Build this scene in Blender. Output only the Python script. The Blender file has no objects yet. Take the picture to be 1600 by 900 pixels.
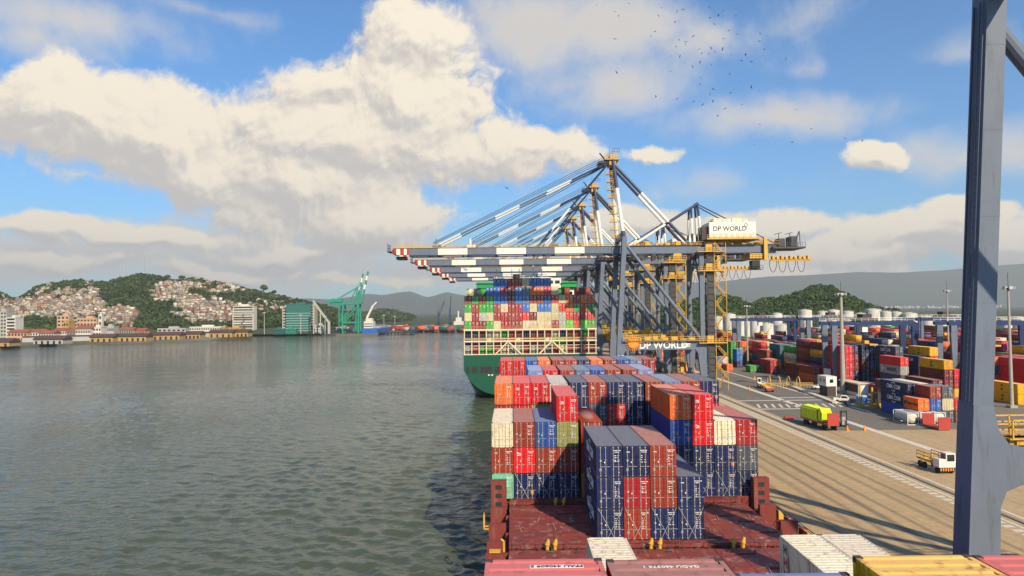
import bpy, math, random
import numpy as np
from mathutils import Vector, Matrix, noise as mnoise
R = math.radians
random.seed(11); rng = np.random.default_rng(11)
scn = bpy.context.scene
col = scn.collection

# ------------------------------------------------------------------ camera
F = 1155.0                                   # focal length in photograph pixels (1600 wide)
CAMZ = 30.0
cam = bpy.data.objects.new('camera', bpy.data.cameras.new('camera')); col.objects.link(cam)
cam.data.sensor_width = 36.0; cam.data.lens = F / 1600 * 36; cam.data.clip_end = 60000; cam.data.clip_start = .2
PITCH = math.atan(35 / F); ROLL = R(-0.65)
CAMM = Matrix.Rotation(math.pi / 2 + PITCH, 4, 'X') @ Matrix.Rotation(ROLL, 4, 'Z')
cam.matrix_world = Matrix.Translation((0, 0, CAMZ)) @ CAMM
scn.camera = cam

def ray(x, y):
    v = CAMM @ Vector(((x - 800) / F, -(y - 450) / F, -1.0))
    return v
def WY(x, y, Y):                              # point on the ray through a pixel at depth Y
    v = ray(x, y); return Vector((0, 0, CAMZ)) + v * (Y / v.y)
def WZ(x, y, Z):                              # point on the ray at height Z
    v = ray(x, y); return Vector((0, 0, CAMZ)) + v * ((Z - CAMZ) / v.z)

# ------------------------------------------------------------------ light
SUN_EL, SUN_AZ = R(34), R(155)                # from behind the camera, on its right
S = Vector((math.sin(SUN_AZ) * math.cos(SUN_EL), math.cos(SUN_AZ) * math.cos(SUN_EL), math.sin(SUN_EL)))
sun = bpy.data.objects.new('sun', bpy.data.lights.new('sun', 'SUN')); col.objects.link(sun)
sun.data.energy = 5.0; sun.data.angle = R(.55); sun.data.color = (1.0, .83, .59)
sun.rotation_euler = S.to_track_quat('Z', 'Y').to_euler()
scn.view_settings.view_transform = 'Standard'; scn.view_settings.look = 'None'
scn.view_settings.exposure = 0.42; scn.view_settings.gamma = 1.0
scn.cycles.use_denoising = True; scn.cycles.max_bounces = 6; scn.cycles.diffuse_bounces = 2
scn.cycles.glossy_bounces = 3; scn.cycles.transmission_bounces = 2; scn.cycles.volume_bounces = 0
scn.cycles.caustics_reflective = False; scn.cycles.caustics_refractive = False

# ------------------------------------------------------------------ world: sky texture with a procedural cloud cover
world = bpy.data.worlds.new('World'); scn.world = world; world.use_nodes = True
nt = world.node_tree; N = nt.nodes; LK = nt.links; N.clear()
def nd(tree, kind, **kw):
    n = tree.nodes.new(kind)
    for k, v in kw.items(): setattr(n, k, v)
    return n
def mth(tree, op, a, b=None, c=None, clamp=False):
    n = tree.nodes.new('ShaderNodeMath'); n.operation = op; n.use_clamp = clamp
    for i, v in enumerate((a, b, c)):
        if v is None: continue
        if isinstance(v, (int, float)): n.inputs[i].default_value = v
        else: tree.links.new(v, n.inputs[i])
    return n.outputs[0]
def rng_map(tree, v, a, b, c=0., d=1., smooth=True):
    n = tree.nodes.new('ShaderNodeMapRange'); n.interpolation_type = 'SMOOTHSTEP' if smooth else 'LINEAR'
    tree.links.new(v, n.inputs['Value'])
    for k, x in zip(('From Min', 'From Max', 'To Min', 'To Max'), (a, b, c, d)): n.inputs[k].default_value = x
    return n.outputs['Result']
def mixc(tree, f, a, b, blend='MIX'):
    n = tree.nodes.new('ShaderNodeMix'); n.data_type = 'RGBA'; n.blend_type = blend; n.clamp_result = False
    ins = [s for s in n.inputs if s.type == 'RGBA']
    for s, v in ((n.inputs[0], f), (ins[0], a), (ins[1], b)):
        if isinstance(v, (int, float)): s.default_value = v
        elif isinstance(v, tuple): s.default_value = (*v, 1) if len(v) == 3 else v
        else: tree.links.new(v, s)
    return [o for o in n.outputs if o.type == 'RGBA'][0]
def px_dir(x, y):
    v = ray(x, y); return math.atan2(v.x, v.y), math.atan2(v.z, math.hypot(v.x, v.y))
# cloud masses as they stand in the sky: photo pixel of centre, half sizes in photo pixels, weight
CUMULUS = [(130, 170, 150, 62, 1.0), (235, 210, 175, 70, 1.0), (325, 268, 100, 50, .9), (60, 140, 90, 40, .8), (390, 175, 70, 40, .6),
           (560, 215, 190, 90, 1.0), (470, 290, 170, 75, .95), (640, 150, 130, 85, .95), (650, 55, 85, 60, .85), (520, 135, 110, 40, .7),
           (560, 350, 160, 50, .9), (760, 240, 150, 45, .75), (820, 225, 110, 30, .7),
           (1440, 365, 120, 32, 1.0), (1500, 345, 70, 26, .9), (1350, 392, 150, 26, .9), (1590, 385, 90, 30, .9), (1375, 245, 44, 22, .9),
           (70, 350, 120, 20, .75), (240, 368, 150, 20, .75), (430, 392, 130, 20, .7), (110, 402, 130, 14, .6), (340, 422, 130, 14, .6), (590, 438, 110, 12, .5), (1000, 350, 120, 22, .8), (1180, 360, 150, 24, .75), (1230, 420, 190, 34, .8), (1010, 238, 60, 17, .7)]
STRATUS = [(120, 390, 340, 52, 1.0), (420, 410, 330, 60, 1.0), (660, 420, 180, 40, .8), (330, 345, 150, 20, .35),
           (870, 40, 260, 80, .95), (960, 130, 200, 70, .7), (1210, 185, 190, 40, .8), (1090, 60, 120, 50, .7), (1520, 240, 150, 40, .8),
           (100, 40, 240, 45, .7), (60, 70, 110, 40, .7), (1500, 90, 90, 30, .4), (1270, 100, 60, 20, .4), (330, 25, 140, 22, .45),
           (1240, 450, 520, 40, .8), (1050, 300, 220, 30, .35), (850, 300, 160, 30, .15), (1250, 30, 100, 60, .4)]
def cloud_group(name, blobs, scale, amp, base, detail):
    g = bpy.data.node_groups.new(name, 'ShaderNodeTree')
    g.interface.new_socket('Vector', in_out='INPUT', socket_type='NodeSocketVector')
    g.interface.new_socket('Density', in_out='OUTPUT', socket_type='NodeSocketFloat')
    gi = nd(g, 'NodeGroupInput'); go = nd(g, 'NodeGroupOutput')
    wn = nd(g, 'ShaderNodeTexNoise'); wn.inputs['Scale'].default_value = scale * .55; wn.inputs['Detail'].default_value = 5
    g.links.new(gi.outputs[0], wn.inputs['Vector'])
    off = nd(g, 'ShaderNodeVectorMath', operation='MULTIPLY_ADD')       # push the outlines about
    g.links.new(wn.outputs['Color'], off.inputs[0]); off.inputs[1].default_value = (.10, .07, 0); off.inputs[2].default_value = (-.05, -.035, 0)
    add = nd(g, 'ShaderNodeVectorMath', operation='ADD'); g.links.new(gi.outputs[0], add.inputs[0]); g.links.new(off.outputs[0], add.inputs[1])
    acc = None
    for (x, y, rx, ry, w) in blobs:
        u, e = px_dir(x, y)
        ma = nd(g, 'ShaderNodeVectorMath', operation='MULTIPLY_ADD')
        iu, ie = F / rx, F / ry
        g.links.new(add.outputs[0], ma.inputs[0]); ma.inputs[1].default_value = (iu, ie, 0); ma.inputs[2].default_value = (-u * iu, -e * ie, 0)
        ln = nd(g, 'ShaderNodeVectorMath', operation='LENGTH'); g.links.new(ma.outputs[0], ln.inputs[0])
        v = mth(g, 'MULTIPLY_ADD', ln.outputs['Value'], -.80 * w, w)
        acc = v if acc is None else mth(g, 'SMOOTH_MAX', acc, v, .25)
    nz = nd(g, 'ShaderNodeTexNoise'); nz.inputs['Scale'].default_value = scale; nz.inputs['Detail'].default_value = detail; nz.inputs['Roughness'].default_value = .62
    g.links.new(add.outputs[0], nz.inputs['Vector'])
    bn = nd(g, 'ShaderNodeTexNoise'); bn.inputs['Scale'].default_value = 2.4; bn.inputs['Detail'].default_value = 6      # the cover that goes on round the whole sky
    g.links.new(gi.outputs[0], bn.inputs['Vector'])
    bs = mth(g, 'MULTIPLY_ADD', bn.outputs['Fac'], 1.7, base)
    acc = mth(g, 'MAXIMUM', acc, bs)
    d = mth(g, 'ADD', mth(g, 'MAXIMUM', acc, -1.5), mth(g, 'MULTIPLY_ADD', nz.outputs['Fac'], amp, -amp * .5))
    g.links.new(d, go.inputs[0])
    return g
tc = nd(nt, 'ShaderNodeTexCoord'); sx = nd(nt, 'ShaderNodeSeparateXYZ'); LK.new(tc.outputs['Generated'], sx.inputs[0])
az = mth(nt, 'ARCTAN2', sx.outputs[0], sx.outputs[1])
el = mth(nt, 'ARCSINE', sx.outputs[2])
pv = nd(nt, 'ShaderNodeCombineXYZ'); LK.new(az, pv.inputs[0]); LK.new(el, pv.inputs[1])
def dens(group, offset=None):
    n = nd(nt, 'ShaderNodeGroup'); n.node_tree = group
    if offset:
        a = nd(nt, 'ShaderNodeVectorMath', operation='ADD'); LK.new(pv.outputs[0], a.inputs[0]); a.inputs[1].default_value = offset
        LK.new(a.outputs[0], n.inputs[0])
    else: LK.new(pv.outputs[0], n.inputs[0])
    return n.outputs[0]
gc = cloud_group('cumulus', CUMULUS, 15, 1.25, -1.4, 12)
gs = cloud_group('stratus', STRATUS, 8.5, 1.35, -1.15, 12)
sky = nd(nt, 'ShaderNodeTexSky'); sky.sky_type = 'NISHITA'; sky.sun_disc = False
sky.sun_elevation = SUN_EL; sky.sun_rotation = SUN_AZ; sky.altitude = 30; sky.air_density = 1.0; sky.dust_density = .6; sky.ozone_density = 2.2
d1 = dens(gc); d1b = dens(gc, (.018, .026, 0)); d1c = dens(gc, (.005, .008, 0)); d2 = dens(gs)
a1 = rng_map(nt, d1, .06, .34); a2 = rng_map(nt, d2, .08, .8, 0, .9)
lit = rng_map(nt, mth(nt, 'ADD', mth(nt, 'SUBTRACT', d1, d1b), mth(nt, 'MULTIPLY', mth(nt, 'SUBTRACT', d1, d1c), 2.4)), -.62, .50)
SKYK = 1.0
sc0 = mixc(nt, 1.0, sky.outputs[0], (.46, .86, 1.17), 'MULTIPLY')
lowf = rng_map(nt, el, -.02, .16, 1, 0)
c_st = mixc(nt, rng_map(nt, d2, .2, 1.1), (6.1, 5.75, 5.25), (5.5, 5.05, 4.5))
c_cu = mixc(nt, lit, (4.9, 4.6, 4.3), (8.0, 7.1, 5.7))
sc1 = mixc(nt, a2, sc0, c_st)
sc2 = mixc(nt, a1, sc1, c_cu)
bg = nd(nt, 'ShaderNodeBackground'); bg.inputs['Strength'].default_value = .1; LK.new(sc2, bg.inputs['Color'])
wo = nd(nt, 'ShaderNodeOutputWorld'); LK.new(bg.outputs[0], wo.inputs['Surface'])

# ------------------------------------------------------------------ helpers
def srgb(r, g, b, k=1.0):
    f = lambda c: (c / 255 / 12.92 if c / 255 <= .04045 else ((c / 255 + .055) / 1.055) ** 2.4) * k
    return (f(r), f(g), f(b))
MATS = {}
def mat(name, c, rough=.6, metal=0., var=.12, scale=.6, dirt=0., dirtc=(.09, .055, .035), bump=0., objcol=False, attr=None, fade=0., spec=.4):
    m = bpy.data.materials.new(name); m.use_nodes = True; t = m.node_tree
    b = t.nodes['Principled BSDF']; b.inputs['Roughness'].default_value = rough; b.inputs['Metallic'].default_value = metal
    b.inputs['Specular IOR Level'].default_value = spec
    tcn = nd(t, 'ShaderNodeTexCoord'); oi = nd(t, 'ShaderNodeObjectInfo')
    n1 = nd(t, 'ShaderNodeTexNoise', noise_dimensions='4D'); n1.inputs['Scale'].default_value = scale; n1.inputs['Detail'].default_value = 6
    t.links.new(tcn.outputs['Object'], n1.inputs['Vector']); t.links.new(mth(t, 'MULTIPLY', oi.outputs['Random'], 60.), n1.inputs['W'])
    if objcol: base = oi.outputs['Color']
    elif attr:
        an = nd(t, 'ShaderNodeAttribute', attribute_name=attr); base = an.outputs['Color']
    else: base = c
    br = mth(t, 'MULTIPLY_ADD', n1.outputs['Fac'], var * 2, 1 - var)
    cb = nd(t, 'ShaderNodeCombineXYZ')
    for i in range(3): t.links.new(br, cb.inputs[i])
    o = mixc(t, 1., base, cb.outputs[0], 'MULTIPLY')
    if fade:                                                   # sun-bleached, dusty upper faces
        ge = nd(t, 'ShaderNodeNewGeometry'); sp = nd(t, 'ShaderNodeSeparateXYZ'); t.links.new(ge.outputs['Normal'], sp.inputs[0])
        f = rng_map(t, sp.outputs[2], .75, .95, 0, fade)
        o = mixc(t, f, o, (.54, .54, .52))
    if dirt:
        mp = nd(t, 'ShaderNodeMapping'); mp.inputs['Scale'].default_value = (1.6, 1.6, .22); t.links.new(tcn.outputs['Object'], mp.inputs[0])
        n2 = nd(t, 'ShaderNodeTexNoise', noise_dimensions='4D'); n2.inputs['Scale'].default_value = scale * 2.6; n2.inputs['Detail'].default_value = 9; n2.inputs['Roughness'].default_value = .65
        t.links.new(mp.outputs[0], n2.inputs['Vector']); t.links.new(mth(t, 'MULTIPLY', oi.outputs['Random'], 31.), n2.inputs['W'])
        o = mixc(t, rng_map(t, n2.outputs['Fac'], .50, .72, 0, dirt), o, dirtc)
    t.links.new(o, b.inputs['Base Color'])
    if bump:
        bp = nd(t, 'ShaderNodeBump'); bp.inputs['Strength'].default_value = bump; t.links.new(n1.outputs['Fac'], bp.inputs['Height']); t.links.new(bp.outputs[0], b.inputs['Normal'])
    MATS[name] = m
    return m
PAINT = mat('container_paint', (1, 1, 1), .5, 0, .24, .7, .8, objcol=True, fade=.27, spec=.2)
PAINTA = mat('stacked_container_paint', (1, 1, 1), .55, 0, .14, .35, .4, attr='tint', fade=.27, spec=.2)
WALLC = mat('house_wall', (1, 1, 1), .85, 0, .12, .3, .25, objcol=True)
WALLA = mat('house_wall_mass', (1, 1, 1), .85, 0, .12, .3, .2, attr='tint')
STEEL = mat('galvanised_rod', (.50, .49, .46), .45, .3, .1)
DGREY = mat('dark_grey_steel', (.055, .055, .058), .6)
DARK = mat('dark_steel', (.022, .022, .025), .6)
CAST = mat('casting', (.06, .045, .04), .7)
WHITE = mat('white_paint', (.74, .71, .64), .5, 0, .06, .4, .12)
CREAM = mat('cream_paint', (.70, .60, .42), .5, 0, .08, .5, .25)
LETTER = mat('white_lettering', (.80, .79, .76), .5, 0, .03)
BLACKL = mat('dark_lettering', (.02, .02, .03), .5, 0, .03)
MAGENTA = mat('magenta_paint', (.45, .02, .16), .5)
YELLOW = mat('yellow_paint', (.60, .35, .05), .55, 0, .2, .6, .45)
ORANGEP = mat('orange_placard', (.80, .26, .02), .5, 0, .05)
CRANEG = mat('crane_grey_blue', (.135, .165, .22), .45, 0, .16, .5, .6, dirtc=(.075, .07, .07), spec=.25)
NAVY = mat('crane_navy', (.030, .045, .095), .42, 0, .10, .3, .1)
RTGN = mat('yard_crane_navy', (.014, .032, .11), .45, 0, .1, .3, .1)
REDP = mat('red_paint', (.40, .045, .035), .5, 0, .12, .6, .3)
DECK = mat('deck_red', (.19, .032, .026), .62, 0, .22, .5, .55, dirtc=(.22, .15, .11), bump=.15)
HATCH = mat('hatch_cover_red', (.20, .042, .035), .58, 0, .5, .28, .85, dirtc=(.40, .25, .20), bump=.1)
GREENH = mat('green_hull', (.010, .085, .045), .35, 0, .10, .12, .3, dirtc=(.03, .07, .045))
GREENS = mat('green_paint', (.02, .30, .09), .45, 0, .1)
GLASS = mat('dark_glass', (.015, .02, .025), .12, 0, .1, spec=.6)
RUBBER = mat('rubber', (.018, .018, .018), .8)
CONC = mat('light_concrete', (.36, .33, .28), .85, 0, .15, .5, .3, dirtc=(.2, .18, .15))
TANKW = mat('tank_white', (.60, .57, .50), .6, 0, .08, .1, .3, dirtc=(.30, .24, .18))
TILE = mat('clay_tile', (.26, .085, .05), .85, 0, .25, .2, .3)
TEALG = mat('teal_glass', (.03, .13, .11), .2, 0, .1, spec=.6)
CRGREEN = mat('green_crane_paint', (.02, .24, .16), .5, 0, .1, .2, .1)
CHULL = mat('blue_hull', (.02, .11, .40), .45, 0, .1, .1, .1)
LIMEP = mat('lime_paint', (.55, .68, .01), .45, 0, .05)
CABLE = mat('cable', (.03, .03, .035), .6)

def tag(o, label=None, cat=None, group=None, kind=None):
    for k, v in (('label', label), ('category', cat), ('group', group), ('kind', kind)):
        if v: o[k] = v
    return o
def empty(name, loc=(0, 0, 0), rz=0., parent=None):
    o = bpy.data.objects.new(name, None); col.objects.link(o); o.location = loc; o.rotation_euler = (0, 0, rz); o.parent = parent
    o.empty_display_size = .3
    return o
def put(name, me, parent=None, loc=(0, 0, 0), rot=(0, 0, 0), color=None):
    o = bpy.data.objects.new(name, me); col.objects.link(o); o.location = loc; o.rotation_euler = rot; o.parent = parent
    if color: o.color = (*color, 1)
    return o
def copy_tree(o, parent=None):
    kids = KIDS.get(o, None) or list(o.children)
    c = o.copy(); col.objects.link(c); c.parent = parent
    for ch in kids: copy_tree(ch, c)
    return c
KIDS = {}
class MB:
    def __init__(s): s.v = []; s.f = []; s.m = []
    def add(s, vs, fs, mi=0):
        n = len(s.v); s.v += [tuple(p) for p in vs]; s.f += [tuple(n + i for i in f) for f in fs]; s.m += [mi] * len(fs); return s
    def box(s, x0, x1, y0, y1, z0, z1, mi=0):
        return s.add([(x0, y0, z0), (x1, y0, z0), (x1, y1, z0), (x0, y1, z0), (x0, y0, z1), (x1, y0, z1), (x1, y1, z1), (x0, y1, z1)],
                     [(0, 3, 2, 1), (4, 5, 6, 7), (0, 1, 5, 4), (1, 2, 6, 5), (2, 3, 7, 6), (3, 0, 4, 7)], mi)
    def beam(s, p, q, w, h=None, mi=0, up=(0, 0, 1), w2=None, h2=None):       # box section from p to q
        p = Vector(p); q = Vector(q); h = h or w; w2 = w2 or w; h2 = h2 or h
        d = (q - p).normalized(); up = Vector(up)
        if abs(d.dot(up)) > .98: up = Vector((0, 1, 0))
        a = d.cross(up).normalized(); b = a.cross(d).normalized()
        vs = []
        for c, ww, hh in ((p, w, h), (q, w2, h2)):
            for i, j in ((-1, -1), (1, -1), (1, 1), (-1, 1)): vs.append(c + a * (i * ww / 2) + b * (j * hh / 2))
        return s.add(vs, [(0, 3, 2, 1), (4, 5, 6, 7), (0, 1, 5, 4), (1, 2, 6, 5), (2, 3, 7, 6), (3, 0, 4, 7)][::1], mi)
    def tube(s, p, q, r, n=8, mi=0, r2=None, caps=True):
        p = Vector(p); q = Vector(q); d = (q - p).normalized(); up = Vector((0, 0, 1)) if abs(d.z) < .95 else Vector((1, 0, 0))
        a = d.cross(up).normalized(); b = a.cross(d).normalized(); r2 = r if r2 is None else r2
        vs = []
        for c, rr in ((p, r), (q, r2)):
            for i in range(n):
                t = 2 * math.pi * i / n; vs.append(c + a * (rr * math.cos(t)) + b * (rr * math.sin(t)))
        fs = [(i, n + i, n + (i + 1) % n, (i + 1) % n) for i in range(n)]
        if caps: fs += [tuple(range(n)), tuple(range(2 * n - 1, n - 1, -1))]
        return s.add(vs, fs, mi)
    def bands(s, p, q, r, cuts, n=8):                                         # one pipe painted in bands: cuts = [(t0, t1, material)]
        p = Vector(p); q = Vector(q)
        for a, b, mi in cuts: s.tube(p.lerp(q, a), p.lerp(q, b), r, n, mi, caps=(a == 0 or b == 1))
        return s
    def prism(s, poly, axis, a0, a1, mi=0):                                   # polygon extruded along an axis
        n = len(poly); vs = []
        for a in (a0, a1):
            for (u, w) in poly: vs.append({'x': (a, u, w), 'y': (u, a, w), 'z': (u, w, a)}[axis])
        fs = [tuple(range(n)), tuple(range(2 * n - 1, n - 1, -1))] + [(i, n + i, n + (i + 1) % n, (i + 1) % n) for i in range(n)]
        return s.add(vs, fs, mi)
    def rail(s, p, q, h=1.1, step=2.0, t=.07, mi=0, mid=True):                # hand rail with posts
        p = Vector(p); q = Vector(q); n = max(1, int((q - p).length / step))
        for i in range(n + 1):
            c = p.lerp(q, i / n); s.box(c.x - t / 2, c.x + t / 2, c.y - t / 2, c.y + t / 2, c.z, c.z + h, mi)
        s.beam(p + Vector((0, 0, h)), q + Vector((0, 0, h)), t, t, mi)
        if mid: s.beam(p + Vector((0, 0, h * .5)), q + Vector((0, 0, h * .5)), t, t, mi)
        return s
    def mesh(s, name, mats):
        me = bpy.data.meshes.new(name); me.from_pydata(s.v, [], s.f)
        if not isinstance(mats, (list, tuple)): mats = [mats]
        for m in mats: me.materials.append(m)
        if len(mats) > 1: me.polygons.foreach_set('material_index', s.m)
        me.update(); return me
    def fix(s, name, mats):                                                   # same with outward normals
        me = s.mesh(name, mats)
        import bmesh
        b = bmesh.new(); b.from_mesh(me); bmesh.ops.recalc_face_normals(b, faces=b.faces[:]); b.to_mesh(me); b.free(); return me
    def build(s, name, mats, parent=None, loc=(0, 0, 0), rot=(0, 0, 0), color=None):
        return put(name, s.mesh(name, mats), parent, loc, rot, color)
def np_mesh(name, V, Q, mats, tint=None):                                     # big meshes from arrays, quads
    me = bpy.data.meshes.new(name); V = np.asarray(V, np.float32); Q = np.asarray(Q, np.int32)
    me.vertices.add(len(V)); me.vertices.foreach_set('co', V.ravel())
    me.loops.add(Q.size); me.loops.foreach_set('vertex_index', Q.ravel())
    k = Q.shape[1]; me.polygons.add(len(Q)); me.polygons.foreach_set('loop_start', np.arange(0, Q.size, k, dtype=np.int32))
    try: me.polygons.foreach_set('loop_total', np.full(len(Q), k, np.int32))
    except Exception: pass
    for m in (mats if isinstance(mats, (list, tuple)) else [mats]): me.materials.append(m)
    if tint is not None:
        at = me.attributes.new('tint', 'FLOAT_COLOR', 'POINT'); at.data.foreach_set('color', np.asarray(tint, np.float32).ravel())
    me.update(calc_edges=True); me.validate(); return me
TEXTS = {}
def text(s, size=1.0, mt=None, ext=.012, align='CENTER', bold=0.):
    key = (s, size, mt.name, bold)
    if key in TEXTS: return TEXTS[key]
    cu = bpy.data.curves.new('lettering', 'FONT'); cu.body = s; cu.size = size; cu.align_x = align; cu.align_y = 'CENTER'; cu.extrude = ext; cu.resolution_u = 3; cu.offset = bold
    o = bpy.data.objects.new('lettering', cu); col.objects.link(o)
    me = bpy.data.meshes.new_from_object(o.evaluated_get(bpy.context.evaluated_depsgraph_get()))
    me.materials.clear(); me.materials.append(mt); bpy.data.objects.remove(o); bpy.data.curves.remove(cu)
    TEXTS[key] = me; return me
FACE_Y = (math.pi / 2, 0, 0); FACE_X = (math.pi / 2, 0, -math.pi / 2)         # lettering facing the camera / facing the river
# lettering is made before the scene fills up
T_CMA = text('CMA CGM', 1.35, LETTER, bold=.02); T_MAERSK = text('MAERSK', 1.5, BLACKL, bold=.03); T_MSC = text('m\nsc', 1.0, BLACKL, bold=.04)
T_ONE = text('ONE', 1.7, LETTER, bold=.03); T_HAPAG = text('Hapag-Lloyd', .95, BLACKL, bold=.02)
T_DPW = text('DP WORLD', 2.9, LETTER, bold=.06); T_DPB = text('DP WORLD', 2.05, BLACKL, bold=.02)
T_NUM = {i: text('%02d' % i, 2.3, LETTER, bold=.05) for i in range(1, 7)}
T_R1 = text('FFAU 440609 5', .17, BLACKL, .002, bold=.004); T_R2 = text('GADU 460374 1', .17, LETTER, .002, bold=.004); T_R3 = text('TXKU 601280 5', .17, LETTER, .002, bold=.004)
T_OS = text('OS', .42, LETTER, .004, bold=.012); T_UL = text('UL', .36, LETTER, .004, bold=.01); T_H = text('H', .75, BLACKL, .004, bold=.02); T_Hr = text('H', .75, REDP, .004, bold=.02)
T_LOG = text('LOG', 1.2, BLACKL, bold=.03)

C = {k: srgb(*v) for k, v in dict(
    navy=(30, 43, 84), blue=(40, 78, 150), bright=(46, 110, 190), steel=(92, 116, 150), lav=(128, 138, 190), red=(204, 28, 36), pink=(205, 48, 46),
    crimson=(160, 34, 42), brown=(148, 58, 42), maroon=(112, 34, 38), orange=(226, 108, 44), tan=(190, 120, 70), cream=(208, 192, 150), white=(222, 208, 180), grey=(172, 174, 166),
    green=(46, 158, 56), lgreen=(86, 200, 60), olive=(142, 146, 74), mint=(112, 196, 156), yellow=(234, 170, 6), slate=(74, 84, 96), teal=(50, 110, 120), hapag=(240, 104, 20), lime=(196, 214, 24), dgreen=(24, 92, 52), magenta=(176, 16, 84)).items()}
def jit(c, k=.10):
    f = 1 + random.uniform(-k, k); return tuple(min(1, max(0, x * f * (1 + random.uniform(-.04, .04)))) for x in c)

# ------------------------------------------------------------------ shipping containers
CW = 2.438
def corr_side(mb, x, y0, y1, z0, z1, out, pitch=.40, dep=.045, mi=0):         # corrugated wall in a plane x = const
    n = int((y1 - y0) / pitch); pitch = (y1 - y0) / n; ys = []
    for i in range(n):
        a = y0 + i * pitch; ys += [(a, 0), (a + pitch * .3, 0), (a + pitch * .5, 1), (a + pitch * .8, 1)]
    ys.append((y1, 0)); vs = []
    for y, k in ys: vs += [(x - out * dep * k, y, z0), (x - out * dep * k, y, z1)]
    fs = [(2 * i, 2 * i + 2, 2 * i + 3, 2 * i + 1) if out > 0 else (2 * i, 2 * i + 1, 2 * i + 3, 2 * i + 2) for i in range(len(ys) - 1)]
    mb.add(vs, fs, mi)
def body_mesh(L, H, pitch=.40, roofribs=True):
    b = MB(); hw = CW / 2; hl = L / 2; p = .15
    for sx_ in (-1, 1):
        for sy_ in (-1, 1):
            x0 = sx_ * hw; x1 = sx_ * (hw - p); y0 = sy_ * hl; y1 = sy_ * (hl - p)
            b.box(min(x0, x1), max(x0, x1), min(y0, y1), max(y0, y1), .118, H - .118)
            for zz in (0, H - .116):
                b.box(min(x0, x1) - .004, max(x0, x1) + .004, min(y0, y1) - .006, max(y0, y1) + .006, zz, zz + .116, 1)
        xi, xo = sx_ * (hw - .10), sx_ * hw
        b.box(min(xi, xo), max(xi, xo), -hl + p, hl - p, .02, .16); b.box(min(xi, xo), max(xi, xo), -hl + p, hl - p, H - .10, H - .012)
        corr_side(b, sx_ * (hw - .012), -hl + p, hl - p, .16, H - .10, sx_, pitch)
    b.box(-hw + p, hw - p, -hl + .012, -hl + .12, .02, .15); b.box(-hw + p, hw - p, -hl + .012, -hl + .12, H - .13, H - .012)   # door sill and header
    b.box(-hw + p, hw - p, hl - .12, hl - .012, .02, H - .012)                                                                # front end
    b.box(-hw + p, hw - p, -hl + .12, -hl + .16, .15, H - .13)
    b.box(-hw + p, hw - p, -hl + .16, hl - .12, .10, .15)
    n = int((L - .3) / .42) if roofribs else 1; ys = []                                                                       # roof with cross ribs
    st = (L - .24) / n
    for i in range(n):
        a = -hl + .12 + i * st; ys += [(a, 0), (a + st * .45, 0), (a + st * .6, 1), (a + st * .85, 1)] if roofribs else [(a, 0)]
    ys.append((hl - .12, 0)); vs = []
    for y, k in ys: vs += [(-hw + .10, y, H - .014 - .03 * k), (hw - .10, y, H - .014 - .03 * k)]
    b.add(vs, [(2 * i, 2 * i + 1, 2 * i + 3, 2 * i + 2) for i in range(len(ys) - 1)])
    return b.mesh('body', [PAINT, CAST])
def door_mesh(H, side):                                                       # side -1 left leaf, 1 right leaf; hinge edge outside
    b = MB(); x0, x1 = (-1.065, -.012) if side < 0 else (.012, 1.065); z0, z1 = .155, H - .135
    b.box(x0, x1, -.005, .03, z0, z1)
    n = 5; hh = (z1 - z0) / n
    for i in range(n):                                                        # pressed panels with deep joints between
        b.box(x0 + .06, x1 - .06, -.047, -.005, z0 + i * hh + .085, z0 + (i + 1) * hh - .055)
    b.box(x0 + .001, x0 + .05, -.032, -.005, z0, z1); b.box(x1 - .05, x1 - .001, -.032, -.005, z0, z1)
    for i in range(4):                                                        # hinges
        z = z0 + .2 + i * (z1 - z0 - .4) / 3; xh = x0 - .05 if side < 0 else x1 - .06
        b.box(xh, xh + .11, -.045, .0, z - .06, z + .06)
    return b.mesh('door', [PAINT])
def rod_mesh(H):
    b = MB(); b.tube((0, -.085, .09), (0, -.085, H - .09), .028, 6)
    for z in (.10, .75, H * .55, H - .13): b.box(-.055, .055, -.10, -.03, z - .035, z + .035)
    b.box(0, .42, -.105, -.085, .95, .985)
    return b.mesh('locking_rod', [STEEL])
def marks_mesh(seed, H):                                                        # stencilled numbers, data lines and stickers on the doors
    r = random.Random(seed * 7 + 3); b = MB(); y = -.052; q = lambda x0, x1, z0, z1, mi: b.box(x0, x1, y - .004, y, z0, z1, mi)
    for k in range(2):
        x = .40 + .08 * k
        while x < .98 - .1 * k: w = r.uniform(.05, .16); q(x, x + w, H - .47 - .16 * k, H - .40 - .16 * k, 0); x += w + .035
    for k in range(r.randrange(4, 7)):
        z = H - .95 - k * r.uniform(.17, .21)
        q(.46, .46 + r.uniform(.08, .2), z, z + .06, 0)
        if r.random() < .7: q(.74, .74 + r.uniform(.08, .2), z, z + .06, 0)
    if seed % 2: q(-.92, -.60, H - .62, H - .55, 0)
    q(-.90, -.76, H - 1.45, H - 1.31, 1 if seed % 3 else 0); q(-.50, -.41, H - 1.60, H - 1.46, 0)
    q(-.93, -.76, .55, .80, 2); q(.80, .94, .40, .46, 0)
    if seed % 4 == 1: q(-.40, -.14, .80, .92, 3)
    if seed % 4 == 2: q(.70, 1.0, .55, .98, 1)
    return b.mesh('marking', [LETTER, ORANGEP, STEEL, GREENS])
HS = {'h': 2.896, 's': 2.591}
BODY, DOOR, ROD, MARK = {}, {}, {}, {}
def get_body(ln, h):
    k = ln + h
    if k not in BODY: BODY[k] = body_mesh(12.192 if ln == '40' else 6.058, HS[h])
    return BODY[k]
for h in 'hs':
    for sd in (-1, 1): DOOR[h, sd] = door_mesh(HS[h], sd)
    ROD[h] = rod_mesh(HS[h])
    for k in range(6): MARK[h, k] = marks_mesh(k, HS[h])
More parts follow.
